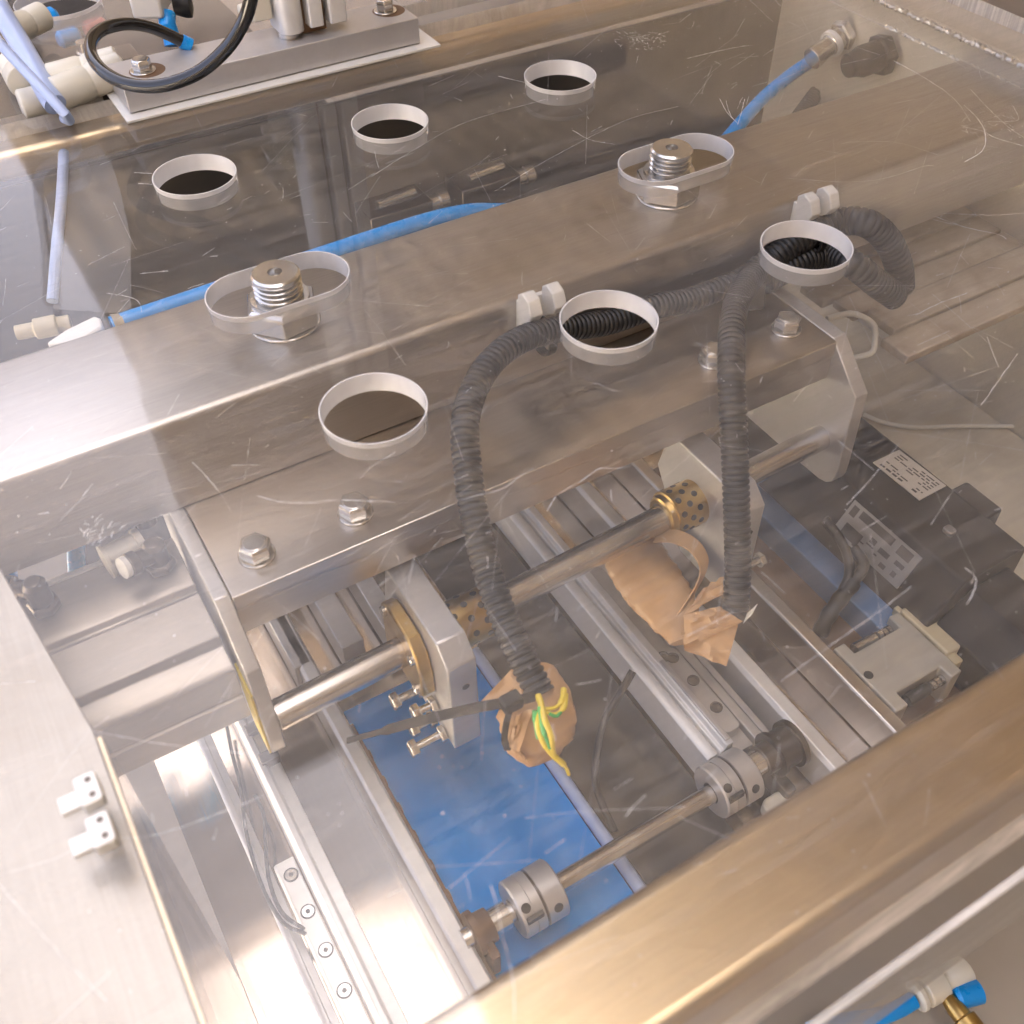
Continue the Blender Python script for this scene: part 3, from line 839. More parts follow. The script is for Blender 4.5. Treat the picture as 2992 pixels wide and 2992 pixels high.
rd = profile_rail('side_rail', 'bright edged square rail right of the belt pulley', [(149, -214), (149, -192), (151, -190), (157.5, -190), (158.5, -191.5), (158.5, -214)], -376, -70, group=G)
re_ = profile_rail('thin_bar', 'flat tan tinted bar between the tape wrapped sensor and the black motor', [(188.2, -214), (188.2, -191), (189, -190), (195.6, -190), (196.3, -191), (196.3, -214)], -376, -70, mat=M['alu_plate'], group=G)
# far rail stubs seen under the bracket bar
for k, (c, w, l, lab) in enumerate((((-37.2, -113.7, -190.0), 9, 60, 'pale flat bar end left of centre below the bracket bar'), ((-10.1, -113.9, -190.0), 12, 60, 'forked aluminium bar end below the bracket bar'), ((13.2, -113.3, -190.0), 10, 70, 'aluminium bar end behind the left bearing block'), ((111.4, -114.6, -190.0), 11, 60, 'grey bar end behind the left conduit'))):
    b = MB(); b.box(c[0] - w / 2, c[0] + w / 2, c[1] - 28, c[1] + l, -212, -190 - k)
    tag(obj('cross_bar', b, M['alu'], bevel=.6, base=(c[0], c[1], -212)), lab, 'bar', 'bar ends below the bracket')

# ================================================================== blue belt
bt = thing('conveyor_belt', 'bright blue conveyor belt in the middle of the box', 'conveyor belt', (8, -270, -212))
b = MB(); b.box(-27.8, 44, -376, -163, -213.5, -211.5); obj('belt', b, M['belt'], bt, bevel=.3)
b = MB(); b.tube([(47.5, -376, -211), (47.5, -165, -211)], 3.1, 16); obj('edge_tube', b, M['hose_pale'], bt)

# ================================================================== lower drive shaft with couplings
ds = Vector((-34, -302.0, -190)); de = Vector((122, -302.4, -190))
b = MB(); b.lathe(ds, de - ds, [(0, 4.3), ((de - ds).length, 4.3)], 28)
tag(obj('drive_shaft', b, M['chrome'], base=tuple(ds)), 'thin steel drive shaft joining the two silver couplings', 'shaft')
def coupling(x0, lab, flip):
    t = thing('shaft_coupling', lab, 'coupling', (x0, -302, -190), 'silver shaft couplings')
    r = 12.6
    b = MB(); b.lathe((x0, -302, -190), (1, 0, 0), [(0, 5), (0, r - .7), (.7, r), (5.2, r), (5.3, r - .6), (5.8, r - .6), (5.9, r), (10, r), (10.1, 6)], 44, cap=False); obj('hub', b, M['alu'], t, smooth=30)
    b = MB(); b.lathe((x0 + 9.9, -302, -190), (1, 0, 0), [(0, 11.3), (1.6, 11.3)], 36); obj('disc', b, M['dark_steel'], t)
    b = MB(); b.lathe((x0 + 11.3, -302, -190), (1, 0, 0), [(0, 6), (.1, r), (9, r), (9.7, r - .7), (9.7, 5)], 44, cap=False); obj('hub', b, M['alu'], t, smooth=30)
    for xx, a in ((x0 + 3, -62), (x0 + 15.8, 150)):
        n_ = Vector((0, math.cos(R(a)), math.sin(R(a))))
        n_ = Vector((0, -math.cos(R(-a)), math.sin(R(-a)))) if a < 0 else n_
        b = MB(); b.lathe(Vector((xx, -302, -190)) + n_ * (r - .6), n_, [(0, 2.1), (.75, 2.1)], 16); obj('set_screw', b, M['graphite'], t)
    b = MB(); b.box(x0 + 1.2, x0 + 8.8, -304.0 - 9, -302.2 - 9, -190 + 6.5, -190 + 10); 
    obj('clamp_slot', b, M['graphite'], t)
    return t
coupling(-10.5, 'silver shaft coupling over the blue belt, left one', 0)
coupling(94.0, 'silver shaft coupling at the front end of the grooved axis', 1)
t = thing('shaft_bearing', 'rusty flanged bearing where the drive shaft enters the edge rail', 'bearing', (-27, -302, -190))
b = MB(); b.lathe((-30, -302, -190), (1, 0, 0), [(0, 9.5), (3, 9.5), (3, 7.6), (9, 7.2), (9, 4.4)], 28); obj('housing', b, M['rust_and_reflection'], t)
b = MB(); b.lathe((-22, -302, -190), (1, 0, 0), [(0, 5.8), (9, 5.8)], 24); obj('sleeve', b, M['bolt'], t)
b = MB(); b.prism(rrect(-28, -24, -316, -305, 1), 'z', -205, -188); obj('lug', b, M['rust_and_reflection'], t, bevel=.4)

# ================================================================== black motor and its gear on the right
mo = thing('servo_motor', 'long black servo motor with two nameplates at the right', 'motor', (285, -230, -215))
def motor_prof(x0, x1, z0, z1):
    c = 17
    return [(x0, z0), (x0, z1 - 26), (x0 + 22, z1), (x1 - 2, z1), (x1, z1 - 3), (x1, z0)]
b = MB(); b.prism([(246, -213), (246, -186), (262, -162), (304, -160), (308, -164), (308, -213)], 'y', -286, -120); obj('body', b, M['motor'], mo, bevel=1.2)
b = MB(); b.prism([(252, -213), (252, -188), (270, -172), (296, -170), (299, -174), (299, -213)], 'y', -376, -286.2); obj('rear_body', b, M['motor'], mo, bevel=1.2)
b = MB(); b.prism(rrect(300, 316.5, -262, -237, 2), 'z', -205, -160.5); obj('cable_box', b, M['motor'], mo, bevel=1)
lb = MB(); q = [(302.1, -200.5, -159.6), (303.1, -234.2, -159.6), (282.8, -234.5, -159.6), (282.5, -200.3, -159.6)]
lb.prism([(p[0], p[1]) for p in q], 'z', -160.2, -159.55)
lbo = obj('nameplate', lb, M['label_paper'], mo, label='cream paper nameplate with rows of small print')
u_ = (Vector(q[1]) - Vector(q[0])); v_ = (Vector(q[3]) - Vector(q[0]))
pr_ = MB()
for rr in range(8):
    f = 0.12 + rr * 0.105
    s0 = 0.10
    while s0 < 0.9:
        l = random.uniform(0.05, 0.17)
        if random.random() < 0.72:
            a = Vector(q[0]) + u_ * s0 + v_ * f
            e1, e2 = u_ * min(l, 0.93 - s0), v_ * (0.045 if rr != 7 else .07)
            pr_.face([pr_.bm.verts.new(Vector((p.x, p.y, -159.5))) for p in (a, a + e1, a + e1 + e2, a + e2)])
        s0 += l + 0.03
obj('print', pr_, M['print'], lbo, smooth=0)
# metal nameplate on the slanting flank
A, B_ = Vector((246, 0, -186)), Vector((262, 0, -162))
sl_ = (B_ - A).normalized(); nn = Vector((-sl_.z, 0, sl_.x))
def flank(y, s, h=0.3):
    return Vector((A.x, y, A.z)) + sl_ * s + nn * h
def quad_on_flank(mb, y0, y1, s0, s1, h):
    mb.face([mb.bm.verts.new(flank(y, s, h)) for y, s in ((y0, s0), (y1, s0), (y1, s1), (y0, s1))])
np_ = MB()
vv = [np_.bm.verts.new(flank(y, s, h)) for h in (0.1, 0.7) for y, s in ((-262, 3), (-213, 3), (-213, 24), (-262, 24))]
for f in ((0, 1, 2, 3), (4, 5, 6, 7), (0, 1, 5, 4), (1, 2, 6, 5), (2, 3, 7, 6), (3, 0, 4, 7)):
    np_.face([vv[i] for i in f])
npo = obj('nameplate', np_, M['label_metal'], mo, smooth=0, label='grey metal nameplate with black fields')
pr_ = MB()
for y0, y1, s0, s1 in ((-219, -215, 16, 22), (-230, -217.5, 5, 12), (-245, -221, 18, 22.5), (-258, -249, 17, 22.5), (-238, -234, 12, 15), (-248, -241, 11, 14), (-258, -252, 12, 14.5), (-257, -254, 6, 9), (-250, -246, 5.5, 8)):
    quad_on_flank(pr_, y0, y1, s0, s1, 0.85)
for k in range(10):
    y0 = -260 + random.uniform(0, 40); s0 = random.choice((4.2, 8.4, 10.2)); quad_on_flank(pr_, y0, y0 + random.uniform(2, 6), s0, s0 + .8, 0.85)
obj('print', pr_, M['print'], npo, smooth=0)
# clamp clip lying on the motor
b = MB(); b.prism(rrect(276, 281, -262, -256, 1.5), 'z', -160, -157); obj('clip', b, M['label_metal'], mo, bevel=.5)

gb = thing('gear_bracket', 'grey H shaped motor bracket with a beige cover behind the front rail', 'bracket', (220, -295, -214))
b = MB(); b.prism([(197.3, -270.5), (204.4, -270.5), (204.4, -278), (236, -278), (236, -270), (242.5, -270), (242.5, -313.5), (235, -313.5), (235, -306), (205.4, -306), (205.4, -314), (197.3, -314)], 'z', -213, -190); obj('housing', b, M['greycast'], gb, bevel=.9)
b = MB(); b.prism(rrect(243, 273, -303, -270.5, 1.5), 'z', -212, -188.5); obj('cover', b, M['beige'], gb, bevel=1)
b = MB(); b.prism(rrect(243, 249, -309, -266.5, 1), 'z', -212, -191); obj('flange', b, M['beige'], gb, bevel=.8)
b = MB(); b.lathe((200.8, -291.5, -190.3), (0, 0, 1), [(0, 2.4), (.5, 2.4)], 18); obj('hole', b, M['rubber'], gb)
for y in (-274, -310):
    for k in range(3):
        b = MB(); b.lathe((232.5 - k * 3.2, y, -196), (1, 0, 0), [(0, 2.6), (2.3, 2.6)], 16); obj('spring_washer', b, M['bolt'], gb)
    b = MB(); b.lathe((210, y, -196), (1, 0, 0), [(0, 3.2), (14, 3.2)], 16); obj('screw', b, M['rubber'] if y < -300 else M['bolt'], gb)
b = MB(); b.box(200, 250, -376, -100, -214.8, -212.8)
tag(obj('reflecting_sheet', b, M['rust_and_reflection'], base=(225, -200, -214)), 'stainless sheet coloured as its brown reflection, between the thin bar and the motor', 'tray')  # brown reflection in the stainless put into the sheet colour
b = MB(); b.prism([(231, -214.5), (231, -196), (246, -196), (246, -214.5)], 'y', -300, -150)
tag(obj('mounting_strip', b, M['blue_dull'], bevel=.8, base=(238, -225, -214)), 'dull blue mounting strip along the left foot of the black motor', 'strip')

# motor leads: two black cables joining into one sleeve
t = thing('motor_cable', 'black motor cables joining into one sleeve beside the blue strip', 'cable', (230.7, -246.5, -180.0))
for pth, r0 in (([(240.1, -212.2, -172.0), (239.2, -224.3, -174.0), (236.5, -235.0, -178.0), (231.2, -242.9, -182.0), (224.4, -246.8, -186.0)], 2.6), ([(242.0, -233.2, -176.0), (240.2, -243.3, -178.0), (232.0, -246.4, -184.0), (218.3, -250.0, -190.0)], 3.0)):
    b = MB(); b.tube(spline(pth, 2), r0, 12); obj('lead', b, M['rubber'], t)
b = MB(); P_ = spline([(232.0, -246.4, -184.0), (218.3, -250.0, -190.0), (211.3, -251.9, -196.0), (206.3, -254.2, -204.0)], 2); b.tube(P_, [4.2 + .35 * math.sin(i * 1.3) for i in range(len(P_))], 14); obj('sleeve', b, M['rubber'], t)

# dusty boards and pale cord on the floor at the right
ps = thing('board_shelf', 'stained brown boards lying side by side at the right wall', 'shelf', (380, -130, -100))
yb = [-86, -112, -132, -150, -172, -192]
for k in range(5):
    b = MB(); b.box(292 + (18, 0, 6, 14, 3)[k], 434, yb[k + 1] + 0.7, yb[k] - 0.7, -103, -97 - 0.7 * (k % 3)); obj('board', b, M['plank'], ps, bevel=.8)
b = MB(); b.tube(spline([(360.9, -129.8, -213.0), (366.3, -142.3, -213.0), (380.0, -156.3, -213.0), (404.9, -169.9, -213.0), (441.9, -191.6, -213.0), (470, -200, -213)], 3), 1.3, 10)
tag(obj('cord', b, M['cream'], base=(380.0, -156.3, -213.0)), 'pale cord lying on the dusty beige floor behind the motor', 'cord')
# loop of pale cable near the right end plate
b = MB(); b.tube(spline([(273.4, -151.7, -90.0), (287.9, -155.0, -90.0), (293.2, -166.0, -92.0), (287.4, -174.6, -96.0), (283.9, -177.0, -100.0), (277.2, -172.2, -104.0)], 2), 1.6, 10)
tag(obj('cable_loop', b, M['cream'], base=(287.4, -174.6, -96.0)), 'thin pale cable loop curling behind the right end plate', 'cable')

# ================================================================== pneumatic cylinder at the left
cy = thing('air_cylinder', 'flat grooved aluminium air cylinder left of the left end plate', 'cylinder', (-110, -190, -110))
zT = -84
body = [(-130, zT), (-130, zT - 40), (-197, zT - 46), (-199, zT - 44), (-199, zT - 30.5), (-197.5, zT - 29.8), (-197.5, zT - 27.8), (-199, zT - 27), (-198, zT - 13), (-196, zT - 11), (-187, zT - 9), (-186, zT - 4.5), (-163, zT - 2), (-161.5, zT - 3.5), (-160, zT - 3.5), (-159, zT - 1), (-155, zT)]
b = MB(); b.prism(body, 'x', -150, -73.9); obj('barrel', b, M['barrel'], cy, bevel=.5)
b = MB(); b.box(-150, -86, -130.5, -128, zT - 4, zT + 1.2); obj('scale_strip', b, M['nylon'], cy, bevel=.3)
b = MB(); b.prism([(-132, zT + 2), (-132, zT - 47), (-200, zT - 47), (-200, zT - 10), (-160, zT + 2)], 'x', -156, -150.2); obj('end_cap', b, M['alu'], cy, bevel=.8)
def elbow_fit(p, lab, col, hose=None, d1=(0, 0, 1), d2=(-1, 0, 0), r=5.5, h=11, grp=None):
    t = thing('hose_fitting', lab, 'fitting', p, grp)
    p = Vector(p)
    d1, d2 = Vector(d1).normalized(), Vector(d2).normalized()
    b = MB(); b.hexhead(p, d1, r * 2.1, h * .35, .2); b.lathe(p + d1 * h * .35, d1, [(0, r * .9), (h * .75, r * .9), (h * .9, r * .6)], 24); obj('body', b, M[col], t, bevel=.3)
    q = p + d1 * h * .75
    b = MB(); b.lathe(q, d2, [(0, r * .75), (h * .7, r * .75), (h * .72, r * .95), (h * 1.05, r * .95), (h * 1.1, r * .7)], 24); obj('arm', b, M[col], t, bevel=.3)
    b = MB(); b.lathe(q + d2 * h * 1.08, d2, [(0, r * .85), (h * .18, r * .85), (h * .2, r * .6)], 24); obj('ring', b, M['nylon'], t)
    return t
GF = 'air fittings at the left cylinder'
elbow_fit((-83.0, -145.6, -82.0), 'dull air fitting on the cylinder beside the left end plate', 'dark_steel', r=5.2, h=12, d2=(-.9, -.3, .2), grp=GF)
elbow_fit((-128.5, -142.8, -82.0), 'dull elbow air fitting at the far left on the cylinder', 'dark_steel', r=5.2, h=13, d2=(-.8, .6, .1), grp=GF)
t = thing('flow_valve', 'pale transparent flow valve lying behind the left end plate', 'valve', (-93.3, -137.7, -76.0))
c = Vector((-93.3, -137.7, -76.0))
b = MB(); b.lathe(c - Vector((9, 0, 0)), (1, .15, 0), [(0, 5), (.4, 7.4), (2, 7.4), (2.2, 6.3), (14, 6.3), (14.2, 7.2), (17, 7.2), (17.2, 4)], 26); obj('body', b, M['greycast'], t)
b = MB(); b.lathe(c + Vector((12, 8, 4)), (0, .3, 1), [(0, 4.2), (5, 4.2), (5.4, 3.6)], 20); obj('knob', b, M['dark_steel'], t)
for a, lab in (((-113.6, -122.4, -90.0), 'short blue hose piece behind the left cylinder'), ((-137.5, -109.6, -86.0), 'short blue hose piece at the far left edge of the cylinder')):
    a = Vector(a)
    b = MB(); b.tube(spline([a + Vector((-3, -14, -6)), a, a + Vector((6, 16, 3)), a + Vector((20, 40, -10))], 2), 3.6, 14)
    tag(obj('blue_hose', b, M['hose_blue'], base=tuple(a)), lab, 'hose', 'short blue hoses by the cylinder')

# thin black sensor leads at lower left
t = thing('sensor_leads', 'two thin black sensor leads curving beside the screw rail', 'cable', (-96.9, -228.0, -200.0))
for pth in ([(-80.4, -140.1, -203.0), (-84.7, -161.8, -203.0), (-87.7, -181.9, -203.0), (-93.4, -204.2, -203.0), (-96.4, -230.0, -202.0), (-94.9, -251.8, -200.0), (-88.3, -262.2, -200.0)],
            [(-83.3, -188.8, -203.0), (-83.6, -201.0, -203.0), (-88.3, -215.2, -203.0), (-92.8, -231.2, -202.0), (-93.4, -248.2, -200.0), (-87.9, -260.3, -200.0)]):
    b = MB(); b.tube(spline(pth, 2), 0.9, 8); obj('lead', b, M['rubber'], t)
# long cable hanging in the dark right of the belt
b = MB(); b.tube(spline([(92.9, -240.0, -170.0), (82.7, -243.9, -178.0), (73.3, -246.8, -188.0), (64.9, -254.1, -196.0), (57.6, -264.1, -204.0), (55.4, -273.9, -210.0), (53.8, -286.8, -213.0)], 2), 1.9, 10)
tag(obj('hanging_cable', b, M['rubber'], base=(73.3, -246.8, -188.0)), 'black cable hanging in the dark gap right of the blue belt', 'cable')

# ================================================================== corrugated conduits
def conduit(pth, r, label, grp='black corrugated conduits', smooth_from=None):
    pts, rad = corrugated(pth, r)
    b = MB(); b.tube(pts, rad, 20)
    return tag(obj('corrugated_conduit', b, M['conduit'], base=tuple(pth[0]), smooth=50), label, 'conduit', grp)
Y_ = -146
conduit([(220.5, -146.0, -48.1), (202.5, -146.0, -47.8), (180.2, -146.0, -47.6), (158.3, -146.0, -43.7), (133.2, -147.0, -41.9), (103.8, -149.3, -33.3), (83.9, -153.3, -28.0), (65.3, -160.2, -27.5), (49.5, -171.4, -30.4), (39.2, -183.9, -34.5), (34.0, -194.7, -43.1), (29.1, -207.4, -53.0), (24.3, -224.3, -64.9), (21.5, -241.0, -74.4), (20.4, -258.5, -83.7), (20.6, -271.8, -91.7)], 5.8,
        'ribbed black conduit curving down the middle into the left tape bundle')
conduit([(212.5, -153.4, -39.7), (194.8, -164.9, -35.6), (176.3, -180.4, -32.3), (162.4, -196.1, -33.9), (153.0, -209.4, -40.9), (147.6, -220.4, -53.8), (142.7, -232.2, -72.7), (138.0, -243.8, -92.7), (133.8, -253.1, -109.1), (128.5, -261.5, -122.7)], 5.9,
        'ribbed black conduit hanging straight down to the right tape bundle')
conduit([(220.1, -146.0, -46.5), (233.8, -146.0, -40.7), (250.4, -145.0, -36.4), (272.0, -144.0, -36.4), (280.2, -153.8, -33.9), (291.5, -160.0, -43.2), (299.4, -165.8, -57.9), (305.8, -167.0, -73.8)], 7.0,
        'thick black conduit arching over the right clip and turning down')
conduit([(222.4, -150.0, -49.5), (242.0, -150.0, -47.2), (262.9, -150.0, -48.2), (262.4, -167.8, -44.2), (274.8, -174.9, -55.1), (287.7, -178.3, -65.5)], 6.8,
        'black conduit seen twice in the right hole, dark end pointing right')
c = Vector((218.5, -147.0, -47.5))
b = MB(); b.lathe(c - Vector((14, 0, 4)), (1, 0, .25), [(0, 7.0), (1, 7.9), (26, 7.9), (27, 7)], 24); b.lathe(c + Vector((-4, -2, 0)), (-.25, -.45, -1), [(0, 7.6), (13, 7.6)], 24)
tag(obj('conduit_tee', b, M['conduit'], bevel=.8, base=tuple(c)), 'black tee piece where the conduits branch below the right hole', 'tee')

# white cable-tie mounts on the beam front
def mount(x, lab):
    t = thing('tie_mount', lab, 'clip', (x, -140, -30), 'white cable tie mounts')
    b = MB(); b.box(x - 8.5, x + 8.5, -139.6, -137.2, -42, -20); obj('base', b, M['nylon'], t, bevel=.5)
    for s in (-1, 1):
        b = MB(); b.prism([(-139.5, -40), (-139.5, -16), (-143, -13.5), (-148, -15), (-151, -21), (-149, -25), (-143, -29), (-143, -40)], 'x', x + s * 6 - 3, x + s * 6 + 3); obj('jaw', b, M['nylon'], t, bevel=.6)
    P_ = [(x, -146 + 8.2 * math.cos(a), -37 + 8.2 * math.sin(a)) for a in [i * math.pi / 12 for i in range(25)]]
    b = MB(); b.ribbon(P_, [(1.9, 0, 0)] * 25, .6); obj('tie', b, M['rubber'], t, smooth=0)
    return t
mount(99.0, 'white cable tie mount left of the middle front hole')
mount(254.0, 'white cable tie mount above the right front hole')

# ================================================================== tape bundles
def crumple(mb, path, radii, seed, flat=0.6, seg=26, amp=1.5, upv=(0, 0, 1)):
    """lumpy wrapped body along a path with elliptical section"""
    P = spline(path, 1.6)
    n = len(P)
    rings = []
    for i, p in enumerate(P):
        f = i / (n - 1)
        k = f * (len(radii) - 1)
        j = min(int(k), len(radii) - 2)
        r = radii[j] + (radii[j + 1] - radii[j]) * (k - j)
        t = (P[min(i + 1, n - 1)] - P[max(i - 1, 0)]).normalized()
        u = Vector(upv).cross(t).normalized()
        w = t.cross(u)
        ring = []
        for s in range(seg):
            a = 2 * math.pi * s / seg
            # flattened facets instead of a smooth ellipse
            q = u * math.cos(a) * r + w * math.sin(a) * r * flat
            d = noise.noise(Vector((p.x * .05 + seed, p.y * .05, a * .8))) * amp * 2.4 + abs(noise.noise(Vector((p.x * .16, p.y * .16 + seed, p.z * .16 + a * 2)))) * amp * 2.0 - abs(noise.noise(Vector((p.x * .3 + 5, p.y * .3 + seed, p.z * .3 + a)))) * amp * 1.5
            ring.append(mb.bm.verts.new(p + q * (1 + d / max(r, 1) * .55)))
        rings.append(ring)
    for A, B in zip(rings, rings[1:]):
        for s in range(seg):
            mb.face([A[s], A[(s + 1) % seg], B[(s + 1) % seg], B[s]])
    mb.face(list(reversed(rings[0])))
    mb.face(rings[-1])

def sheet(mb, corners, nu=12, nv=10, amp=0.8, seed=0.0, thick=0.25):
    """creased tape sheet between four corners"""
    a, b2, c2, d = (Vector(p) for p in corners)
    nrm = (b2 - a).cross(d - a).normalized()
    G_ = []
    for side in (0, 1):
        grid = []
        for i in range(nu + 1):
            row = []
            for j in range(nv + 1):
                s, t = i / nu, j / nv
                p = a.lerp(b2, s).lerp(d.lerp(c2, s), t)
                h = (abs(noise.noise(Vector((s * 2.3 + seed, t * 2.1, seed)))) * 3 - 1) * amp + noise.noise(Vector((s * 6, t * 6, seed))) * amp * .3
                row.append(mb.bm.verts.new(p + nrm * (h + side * thick)))
            grid.append(row)
        G_.append(grid)
    for g_ in G_:
        for i in range(nu):
            for j in range(nv):
                mb.face([g_[i][j], g_[i + 1][j], g_[i + 1][j + 1], g_[i][j + 1]])
    for i in range(nu):
        for j in (0, nv):
            mb.face([G_[0][i][j], G_[0][i + 1][j], G_[1][i + 1][j], G_[1][i][j]])
    for j in range(nv):
        for i in (0, nu):
            mb.face([G_[0][i][j], G_[0][i][j + 1], G_[1][i][j + 1], G_[1][i][j]])

t = thing('tape_bundle', 'crumpled brown tape bundle with yellow green wires and a black zip tie', 'tape bundle', (15.3, -272.8, -100.6), 'tape wrapped cable ends')
b = MB(); crumple(b, [(27.3, -259.1, -93.3), (22.1, -266.4, -96.2), (17.0, -273.9, -100.6), (14.4, -279.0, -110.2), (15.0, -282.1, -117.9)], [7, 13, 15.5, 13, 6], 2.2, .55, amp=1.9, upv=tuple(-fw)); obj('wrap', b, M['tape'], t, smooth=28)
b = MB(); sheet(b, [(17.2, -258.6, -86.7), (19.1, -269.5, -91.9), (9.5, -272.9, -93.8), (-0.1, -260.6, -96.6)], amp=1.4, seed=3.1); obj('flap', b, M['tape'], t, smooth=30)
b = MB(); sheet(b, [(7.6, -274.2, -93.0), (14.5, -276.2, -90.0), (4.4, -283.2, -101.8), (1.9, -278.3, -103.2)], amp=1.1, seed=5.3); obj('flap', b, M['tape'], t, smooth=30)
b = MB(); sheet(b, [(2.4, -278.2, -102.9), (4.7, -282.5, -103.9), (7.4, -285.3, -110.4), (5.1, -281.9, -111.5)], amp=.6, seed=7.3); obj('flap', b, M['tape'], t, smooth=30)
for k, (m_, pth) in enumerate((('yellow', [(16.6, -276.1, -83.4), (15.1, -281.0, -84.0), (11.5, -284.4, -87.1), (10.9, -288.8, -92.3), (13.3, -293.0, -98.8), (16.6, -295.7, -104.9), (17.5, -297.2, -109.8)]),
                      ('green', [(14.6, -281.0, -82.8), (12.9, -285.1, -85.7), (11.9, -288.4, -88.7), (12.2, -291.9, -94.2)]),
                      ('yellow', [(15.0, -281.2, -82.8), (13.5, -286.2, -84.8), (13.7, -290.2, -89.4), (13.1, -292.4, -96.9), (15.7, -295.4, -103.6)]),
                      ('yellow', [(25.9, -279.1, -82.8), (23.2, -282.5, -82.7), (19.1, -284.0, -83.2), (15.0, -282.0, -83.4)]),
                      ('yellow', [(25.3, -281.0, -83.2), (22.3, -284.9, -83.7), (18.6, -285.7, -84.7), (15.3, -283.3, -84.4)]),
                      ('green', [(21.5, -285.2, -84.3), (18.0, -286.7, -84.5), (16.0, -284.7, -83.8)]),
                      ('green', [(12.8, -280.5, -84.6), (11.0, -283.5, -88.0), (10.0, -286.9, -92.6)]))):
    b = MB(); P_ = spline(pth, 1.2); b.tube(P_, [1.2 if len(P_) - i > 6 else .7 for i in range(len(P_))], 10); obj('wire', b, M[m_], t)
z_ = thing('zip_tie', 'black zip tie round the left tape bundle, long tail pointing left', 'zip tie', (7.4, -272.0, -85.8))
P_ = spline([(15.7, -275.8, -83.6), (7.4, -272.8, -85.1), (-1.9, -268.0, -86.9), (-13.7, -260.3, -93.2), (-26.0, -252.8, -99.8), (-36.6, -246.8, -105.5), (-47.9, -240.4, -111.2)], 3)
b = MB(); b.ribbon(P_, [Vector(dn) * (2.0 if i < len(P_) - 6 else 1.2)  for i in range(len(P_))], .55); obj('tail', b, M['rubber'], z_, smooth=0, bevel=.2)
b = MB(); hp = Vector((6.9, -273.2, -84.2)); b.box(hp.x - 4, hp.x + 4, hp.y - 3, hp.y + 3, hp.z - 3, hp.z + 3); obj('head', b, M['rubber'], z_, bevel=1)
P_ = spline([(7.0, -273.5, -85.9), (2.9, -276.7, -89.0), (0.8, -278.4, -96.9), (1.8, -278.8, -105.0)], 2)
b = MB(); b.ribbon(P_, [Vector(rx) * 1.2] * len(P_), .5); obj('strap', b, M['rubber'], z_, smooth=0)

t = thing('tape_bundle', 'long brown tape wrapped sensor with a peeling loop under the right conduit', 'tape bundle', (117.8, -230.1, -146.1), 'tape wrapped cable ends')
b = MB(); crumple(b, [(124.0, -185.9, -149.8), (121.8, -200.6, -149.1), (119.8, -215.6, -148.5), (118.2, -229.4, -146.8), (116.1, -241.8, -146.8), (112.9, -250.8, -147.5)], [14, 15, 15.5, 14, 11, 7], 8.4, .4, amp=1.5, upv=tuple(-fw)); obj('wrap', b, M['tape'], t, smooth=28)
b = MB(); sheet(b, [(111.9, -247.3, -131.3), (125.3, -254.8, -125.6), (130.3, -265.5, -127.8), (106.9, -256.6, -141.3)], amp=2.2, seed=2.7); obj('flap', b, M['tape'], t, smooth=30)
b = MB(); sheet(b, [(108.4, -251.1, -137.5), (128.3, -265.0, -129.7), (119.7, -271.5, -147.3), (107.4, -256.4, -143.7)], amp=1.6, seed=9.7); obj('flap', b, M['tape'], t, smooth=30)
b = MB(); sheet(b, [(126.0, -242.4, -126.1), (134.4, -245.6, -119.2), (128.6, -252.6, -122.2), (112.6, -246.7, -133.3)], amp=1.0, seed=4.2); obj('flap', b, M['tape'], t, smooth=30)
# peeling loop of tape standing off the bundle
P_ = spline([(126.2, -207.0, -124.6), (128.8, -216.8, -117.6), (131.3, -226.3, -116.0), (130.7, -234.7, -117.6), (127.2, -239.3, -120.3), (121.3, -242.0, -125.3), (114.3, -243.0, -135.0)], 2)
b = MB(); b.ribbon(P_, [(Vector(fw) * 4 + Vector(rx) * 2.6 - Vector(dn) * (3.0 - 1.6 * i / len(P_))) for i, p in enumerate(P_)], .25); obj('loop', b, M['tape'], t, smooth=60)
b = MB(); sheet(b, [(132.9, -264.3, -125.6), (137.6, -264.8, -121.0), (134.8, -266.1, -124.8), (130.4, -265.8, -129.4)], amp=.5, seed=4.2, nu=5, nv=5, thick=.15); obj('torn_end', b, M['nylon'], t, smooth=30)

# ================================================================== hoses behind the beam
b = MB(); b.tube(spline([(-62, -58, -25.5), (-30, -57, -25.5), (0, -56.5, -25), (40, -56, -24.5), (85, -55.5, -24.2), (112, -56, -26), (135, -55, -33), (175, -48, -46), (240, -40, -62)], 4), 4.2, 18)
tag(obj('air_hose', b, M['hose_blue'], base=(60, -46, -39)), 'long bright blue air hose running along the rear edge of the beam', 'hose')
t = thing('hose_fitting', 'white plastic fitting on the left end of the long blue hose', 'fitting', (-66, -46, -36))
wd = [(-88.8, -55.7, -27.0), (-79.4, -50.7, -27.0), (-66.5, -47.2, -27.0), (-64.6, -50.2, -27.0), (-65.6, -56.5, -27.0), (-78.7, -62.5, -27.0)]
b = MB(); b.prism([(p[0], p[1]) for p in wd], 'z', -33, -25); obj('body', b, M['nylon'], t, bevel=1)
b = MB(); b.lathe((-57, -58, -26), (-1, 0, 0), [(0, 4.6), (4, 5.4)], 18); obj('collar', b, M['greycast'], t)
fp = Vector((439.2, 23.0, -34.8)); ft = Vector((421.0, 22.0, -39.6))
b = MB(); b.tube(spline([ft, (423.6, 33.7, -52.0), (398.4, 29.6, -57.0), (370.5, 21.7, -62.0), (341.4, 8.9, -67.0), (306.1, -7.8, -73.0)], 3), 4.2, 18)
tag(obj('air_hose', b, M['hose_blue'], base=tuple(ft)), 'blue air hose curving from the right wall fitting under the beam', 'hose')
t = thing('hose_fitting', 'brass coloured bulkhead fitting in the right wall holding the blue hose', 'fitting', (434, fp.y, fp.z))
